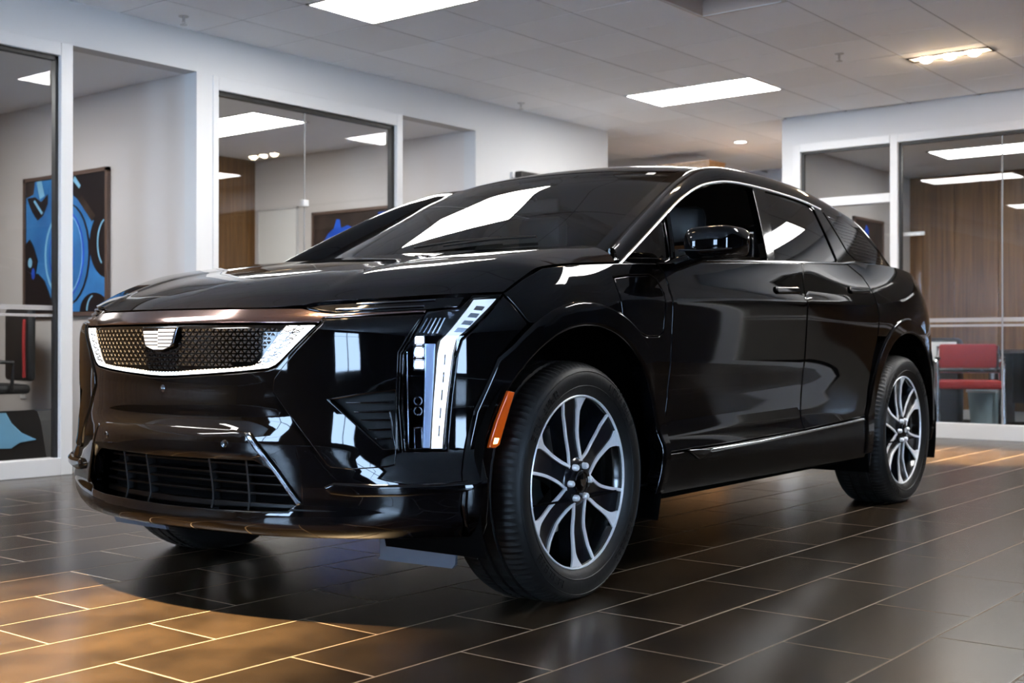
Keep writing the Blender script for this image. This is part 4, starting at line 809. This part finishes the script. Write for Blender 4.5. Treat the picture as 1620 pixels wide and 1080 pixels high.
for s in (-1, 1):
    gs = lambda u, z, o, s=s: np.stack([u, s*(G(u, z)+o), z+.35*o], -1)
    def gn(u, z, s=s):
        h = 2e-3; a = np.stack([np.full_like(u, 2*h), s*(G(u+h, z)-G(u-h, z)), 0*u], -1); c = np.stack([0*u, s*(G(u, z+h)-G(u, z-h)), np.full_like(u, 2*h)], -1)
        n = np.cross(a, c); n /= np.linalg.norm(n, axis=-1, keepdims=True); return n*np.sign(n[..., 1:2])*s
    GPn = lambda nm, ol, m, par=car, **k: panel(nm, ol, m, par, gs, gn, **k)
    fr = GPn('window_frame', [(u, z+.004) for u, z in DL]+BELT, 'gloss_black', off=0., depth=.03, bev=.003, sp=.03, holes=[QT, FW, RW])
    GPn('quarter_glass', QT, 'privacy', off=-.006, depth=.002, bev=.001, sp=.04); GPn('rear_door_glass', RW, 'privacy', off=-.006, depth=.002, bev=.001, sp=.04)
    if s > 0: GPn('front_door_glass', FW, 'privacy', off=-.006, depth=.002, bev=.001, sp=.04)
    qp = GPn('pillar_glass', QP, 'gloss_black', off=.003, depth=.01, bev=.002, sp=.03)
    for k in range(11):                                    # fine etched lines across the rear pillar glass
        z = 1.215+.0185*k; u0, u1 = np.interp(z, [1.2,1.425], [2.60,2.36]), np.interp(z, [1.19,1.265,1.34,1.394,1.43], [3.27,3.08,2.88,2.60,2.37])
        if u1-u0 > .06: GPn('etched_line', [(u0, z), (u1, z-.012), (u1, z-.016), (u0, z-.004)], 'dark_chrome', qp, off=.0042, depth=.002, bev=.0005, sp=.06)
    # bright line round the window tops, belt strip, bar between quarter light and door glass
    b = MB(); kk = np.linspace(.02, 11.1, 70); b.tube([(float(DU(k)), s*(float(G(DU(k), DZ(k)-.012))+.004), float(DZ(k))-.012) for k in kk], .0046, 6); b.build('window_trim', 'machined', fr, smooth=True)
    b = MB(); uu = np.linspace(.70, 2.52, 40); zz = np.interp(uu, [.672,1.428,2.345,2.56], [1.089,1.125,1.168,1.190]); b.tube([(float(u), s*(float(G(u, z))+.010), float(z)) for u, z in zip(uu, zz)], .007, 8); b.build('belt_strip', 'dark_chrome', fr, smooth=True)
    b = MB(); b.tube([(u, s*(float(G(u, z))+.002), z) for u, z in ((.672,1.095),(.705,1.18),(.728,1.262))], .010, 8); b.build('divider_bar', 'gloss_black', fr, smooth=True)
    # door mirror
    mb = MB(); N = 26; rows = []
    for i in range(15):
        k = i/14; v_ = .935+.20*k; rr = max(.03, 1-abs(2*k-1)**4.5)**.5
        row = []
        for j in range(N):
            a = 2*math.pi*j/N; c_, s_ = math.cos(a), math.sin(a); e = 2/4.2
            x = abs(c_)**e*math.copysign(1, c_)*.075*rr; z = abs(s_)**e*math.copysign(1, s_)*.058*rr
            row.append((.70+.05*k+x-(.03 if c_ < 0 else 0)*rr, s*v_, 1.142+.008*k+z))
        rows.append(row+[row[0]])
    mb.grid(rows); mr = mb.build('door_mirror', 'gloss_black', car, smooth=True, sharp=70)
    bm = bmesh.new(); bm.from_mesh(mr.data); bmesh.ops.remove_doubles(bm, verts=bm.verts[:], dist=1e-5); bmesh.ops.holes_fill(bm, edges=[e for e in bm.edges if e.is_boundary]); bm.to_mesh(mr.data); bm.free()
    MB().tube([(.60, s*.945, 1.118), (.592, s*1.03, 1.112), (.64, s*1.128, 1.118)], .004, 6).build('mirror_seam', 'dark_chrome', mr)
    MB().prism([(.815,1.10),(.828,1.19),(.828,1.10)], lambda x, z: (x, s*.96, z), lambda x, z: (x, s*1.12, z)).build('mirror_glass', 'trim_chrome', mr)
    if s > 0: mr.location = (.14, -.07, -.02)
    MB().tube([(.66, s*.87, 1.065), (.68, s*.93, 1.085), (.71, s*.99, 1.105)], [.028, .024, .022], 10).build('mirror_stalk', 'gloss_black', mr, smooth=True)
# small white label in the top corner of the screen
P_ = top(np.array([5.1, 5.1, 5.45, 5.45]), np.array([-.83, -.775, -.775, -.83])); P_[:, 2] += .003
mesh('screen_label', list(P_), [(0,1,2,3)], 'paper_white', car)
for s in (-1, 1):                                         # wiper arms
    P0 = np.array(top(np.array(.25), np.array(s*.10)))+[-.01, 0, .014]; P1 = np.array(top(np.array(.55), np.array(s*.10-.5)))+[-.01, 0, .012]; MB().tube([tuple(P0), tuple((P0+P1)/2+[0, 0, .006]), tuple(P1)], .006, 6).build('wiper', 'matte_black', car)
MB().box((.24, -.64, 1.05), (.48, .64, 1.085), .01).build('cowl', 'matte_black', car)
# ------------------------------------------------------------------ cabin
MB().box((.42, -.74, .80), (.95, .74, 1.075), .05).build('dashboard', 'interior', car, sharp=40); MB().box((.70, -.60, 1.06), (.735, .12, 1.16), .01).build('display', 'gloss_black', car)
b = MB(); b.lathe([(.175,0),(.187,.011),(.198,0),(.187,-.011)], 32, closed=True); sw = b.build('steering_wheel', 'leather', car, smooth=True); sw.location = (1.06, -.37, .99); sw.rotation_euler = (0, R(-65), 0)
for k in range(3): a = R(90+120*k); MB().tube([(.03*math.cos(a), .03*math.sin(a), -.02), (.18*math.cos(a), .18*math.sin(a), 0)], .014).build('wheel_spoke', 'leather', sw)
MB().lathe([(0,.0),(.05,-.005),(.055,-.02),(0,-.03)], 20).build('airbag_cover', 'leather', sw, smooth=True)
def seat(u, v_, wd=.27):
    st = MB().box((u-.28, v_-wd, .50), (u+.24, v_+wd, .66), .06).build('seat', 'leather', car, sharp=40)
    MB().prism([(u+.13,.58),(u+.27,.58),(u+.42,1.12),(u+.40,1.20),(u+.34,1.21),(u+.29,1.14)], lambda x, z: (x, v_-wd*.9, z), lambda x, z: (x, v_+wd*.9, z)).build('backrest', 'leather', st)
    MB().box((u+.34, v_-.13, 1.23), (u+.44, v_+.13, 1.40), .045).build('headrest', 'leather', st, sharp=40)
    for d in (-.05, .05): MB().tube([(u+.38, v_+d, 1.17), (u+.39, v_+d, 1.26)], .006, 6).build('headrest_post', 'steel', st)
seat(1.25, -.37); seat(1.25, .37); seat(2.15, -.40, .25); seat(2.15, .40, .25)
MB().box((.9, -.10, .46), (1.7, .10, .78), .03).build('console', 'interior', car, sharp=40)
MB().box((2.66, -.70, .46), (2.72, .70, 1.15)).build('rear_bulkhead', 'interior', car)
MB().tube([(1.02, .0, 1.440), (1.06, 0, 1.40)], .008).box((1.055, -.12, 1.345), (1.075, .12, 1.405), .008).build('inside_mirror', 'matte_black', car)
# ------------------------------------------------------------------ wheels (local: x rearwards, y inwards, z up)
def make_wheel():
    RT = .3775; n = 216
    prof_t = [(.262,.008),(.275,-.004),(.292,-.016),(.318,-.0235),(.340,-.022),(.357,-.012),(.368,.004),(.374,.022),(.3765,.038),(.3765,.058),(.369,.061),(.369,.068),(.3775,.071),(.3775,.104),(.369,.107),(.369,.115),(.3775,.118),(.3775,.150),(.369,.153),(.369,.161),(.3765,.164),(.3765,.190),(.374,.206),(.366,.226),(.350,.242),(.32,.25),(.28,.243),(.262,.225)]
    b = MB(); m = len(prof_t)
    for k in range(n):
        a = 2*math.pi*k/n
        for i, (r, h) in enumerate(prof_t):
            if k % 2 == 0 and i in (5, 6, 7, 8, 9, 20, 21, 22): r -= .0035
            if k % 6 == 3 and i in (12, 13, 16, 17): r -= .003
            x, z = r*math.sin(a), r*math.cos(a); z = max(z, -HZ+.0005); b.v.append((x, h, z))
    for k in range(n):
        for i in range(m-1): b.f.append((k*m+i, k*m+i+1, ((k+1) % n)*m+i+1, ((k+1) % n)*m+i))
    rim = MB().lathe([(.272,.002),(.266,.004),(.262,.012),(.255,.03),(.246,.06),(.240,.11),(.245,.19),(.262,.225)], 72, 'y').build('wheel', 'wheel_black', car, smooth=True)
    ty = b.build('tyre', 'rubber', rim, smooth=True, sharp=32)
    for r, h, w_ in ((.300,-.0195,.0012),(.345,-.0205,.001)): MB().lathe([(r-.002,h+.001),(r,h-.0012),(r+.002,h+.001)], 90, 'y').build('sidewall_rib', 'rubber', rim, smooth=True)
    random.seed(7)                                          # raised characters moulded into the sidewall
    lb = MB()
    for a0, nn in ((-62, 8), (28, 8), (118, 7), (205, 7)):
        for k in range(nn):
            a = R(a0+k*4.4); wd = R(1.35)
            for (ra, rb) in ((.312,.3135),(.3225,.324),(.333,.3345))[:random.choice((2, 3))]:
                q = [(ra, a-wd), (rb, a-wd), (rb, a+wd), (ra, a+wd)]; lb.prism(q, lambda r, g: (r*math.sin(g), -.0248, r*math.cos(g)), lambda r, g: (r*math.sin(g), -.020, r*math.cos(g)))
            for sg in random.choice(((-1, 1), (-1,), (0,))): 
                g0 = a+sg*wd; q = [(.312, g0-.0022), (.3345, g0-.0022), (.3345, g0+.0022), (.312, g0+.0022)]; lb.prism(q, lambda r, g: (r*math.sin(g), -.0248, r*math.cos(g)), lambda r, g: (r*math.sin(g), -.020, r*math.cos(g)))
    o = lb.build('sidewall_marks', 'rubber', rim); o['kind'] = 'stuff'
    MB().lathe([(.2705,.004),(.2715,-.002),(.269,-.004),(.2655,-.003),(.2645,.003)], 96, 'y').build('rim_lip', 'machined', rim, smooth=True)
    dep = lambda r: np.interp(r, [0,.04,.075,.15,.22,.265], [.000,.002,.006,.016,.012,.002])
    pol = lambda r, g, y: (r*math.sin(g), y, r*math.cos(g))
    rs = np.array([.056,.064,.072,.080,.090,.102,.118,.138,.160,.182,.204,.222,.236,.247,.256,.264])
    thL = PC([(.056,-58),(.068,-48),(.085,-36),(.11,-27),(.16,-21),(.21,-20),(.264,-20)])(rs); thR = PC([(.056,15),(.07,13),(.085,9),(.11,5),(.16,2.5),(.2,1.5),(.235,0),(.264,-4)])(rs)
    def strip(nm, e0, e1, lift, thick, m):                  # band between two angle curves
        P_ = []
        for r, a, c in zip(rs, e0, e1): y = float(dep(r))-lift; P_.append([pol(r, R(a), y+thick), pol(r, R(a), y), pol(r, R((a+c)/2), y-.0006), pol(r, R(c), y), pol(r, R(c), y+thick)])
        return MB().grid(P_).build(nm, m, rim, smooth=True, sharp=30)
    wL = .0088/rs*57.3; wR = PC([(.056,.008),(.08,.010),(.16,.012),(.205,.014),(.228,.020),(.245,.034),(.256,.048),(.264,.060)])(rs)/rs*57.3
    first = [strip('spoke', thL, thR+wR*.5, -.006, .05, 'wheel_dark'), strip('spoke_edge', thL-.001/rs*57.3, thL+wL, 0., .006, 'machined'), strip('spoke_edge', thR, thR+wR, 0., .006, 'machined')]
    lug = MB().lathe([(0,-.018),(.007,-.018),(.0100,-.014),(.0105,.004),(.014,.006)], 12, 'y').build('lug_nut', 'machined', rim, smooth=True)
    for k in range(6):
        for q in first:
            o = q if k == 0 else copy_obj(q, rim); o.rotation_euler = (0, R(60*k), 0)
        o = lug if k == 0 else copy_obj(lug, rim); a = R(28+60*k); o.location = (.0545*math.sin(a), .004, .0545*math.cos(a))
    MB().lathe([(0,.0),(.05,.001),(.066,.004),(.075,.012),(.078,.05)], 48, 'y').build('hub_plate', 'wheel_dark', rim, smooth=True)
    cap = MB().lathe([(0,-.012),(.026,-.011),(.033,-.007),(.035,.002)], 36, 'y').build('centre_cap', 'gloss_black', rim, smooth=True)
    MB().lathe([(.0325,-.0085),(.0345,-.0095),(.0365,-.007),(.0355,-.003)], 36, 'y').build('cap_ring', 'dark_chrome', rim, smooth=True)
    MB().prism([(-.016,.009),(.016,.009),(.012,-.007),(0,-.013),(-.012,-.007)], lambda x, z: (x, -.0145, z), lambda x, z: (x, -.010, z)).build('cap_shield', 'trim_chrome', rim)
    MB().lathe([(.07,.10),(.165,.10),(.17,.104),(.17,.122),(.165,.126),(.07,.126)], 48, 'y').build('brake_disc', 'steel', rim, sharp=30)
    MB().box((.09, .085, -.07), (.185, .15, .09), .015).build('brake_caliper', 'black_plastic', rim)
    return rim
w0 = make_wheel(); w0.location = (0, -.925, HZ); w0.rotation_euler = (0, R(0), R(1.0))
def wcopy(src, parent):
    c = copy_obj(src, parent)
    for ch in [x for x in bpy.data.objects if x.parent == src]: copy_obj(ch, c)
    return c
for u, sd, st in ((2.954, -1, 0), (0, 1, 1.0), (2.954, 1, 0)):
    c = wcopy(w0, car); c.location = (u, .925*sd, HZ); c.rotation_euler = (0, 0, R(st)+(math.pi if sd > 0 else 0))
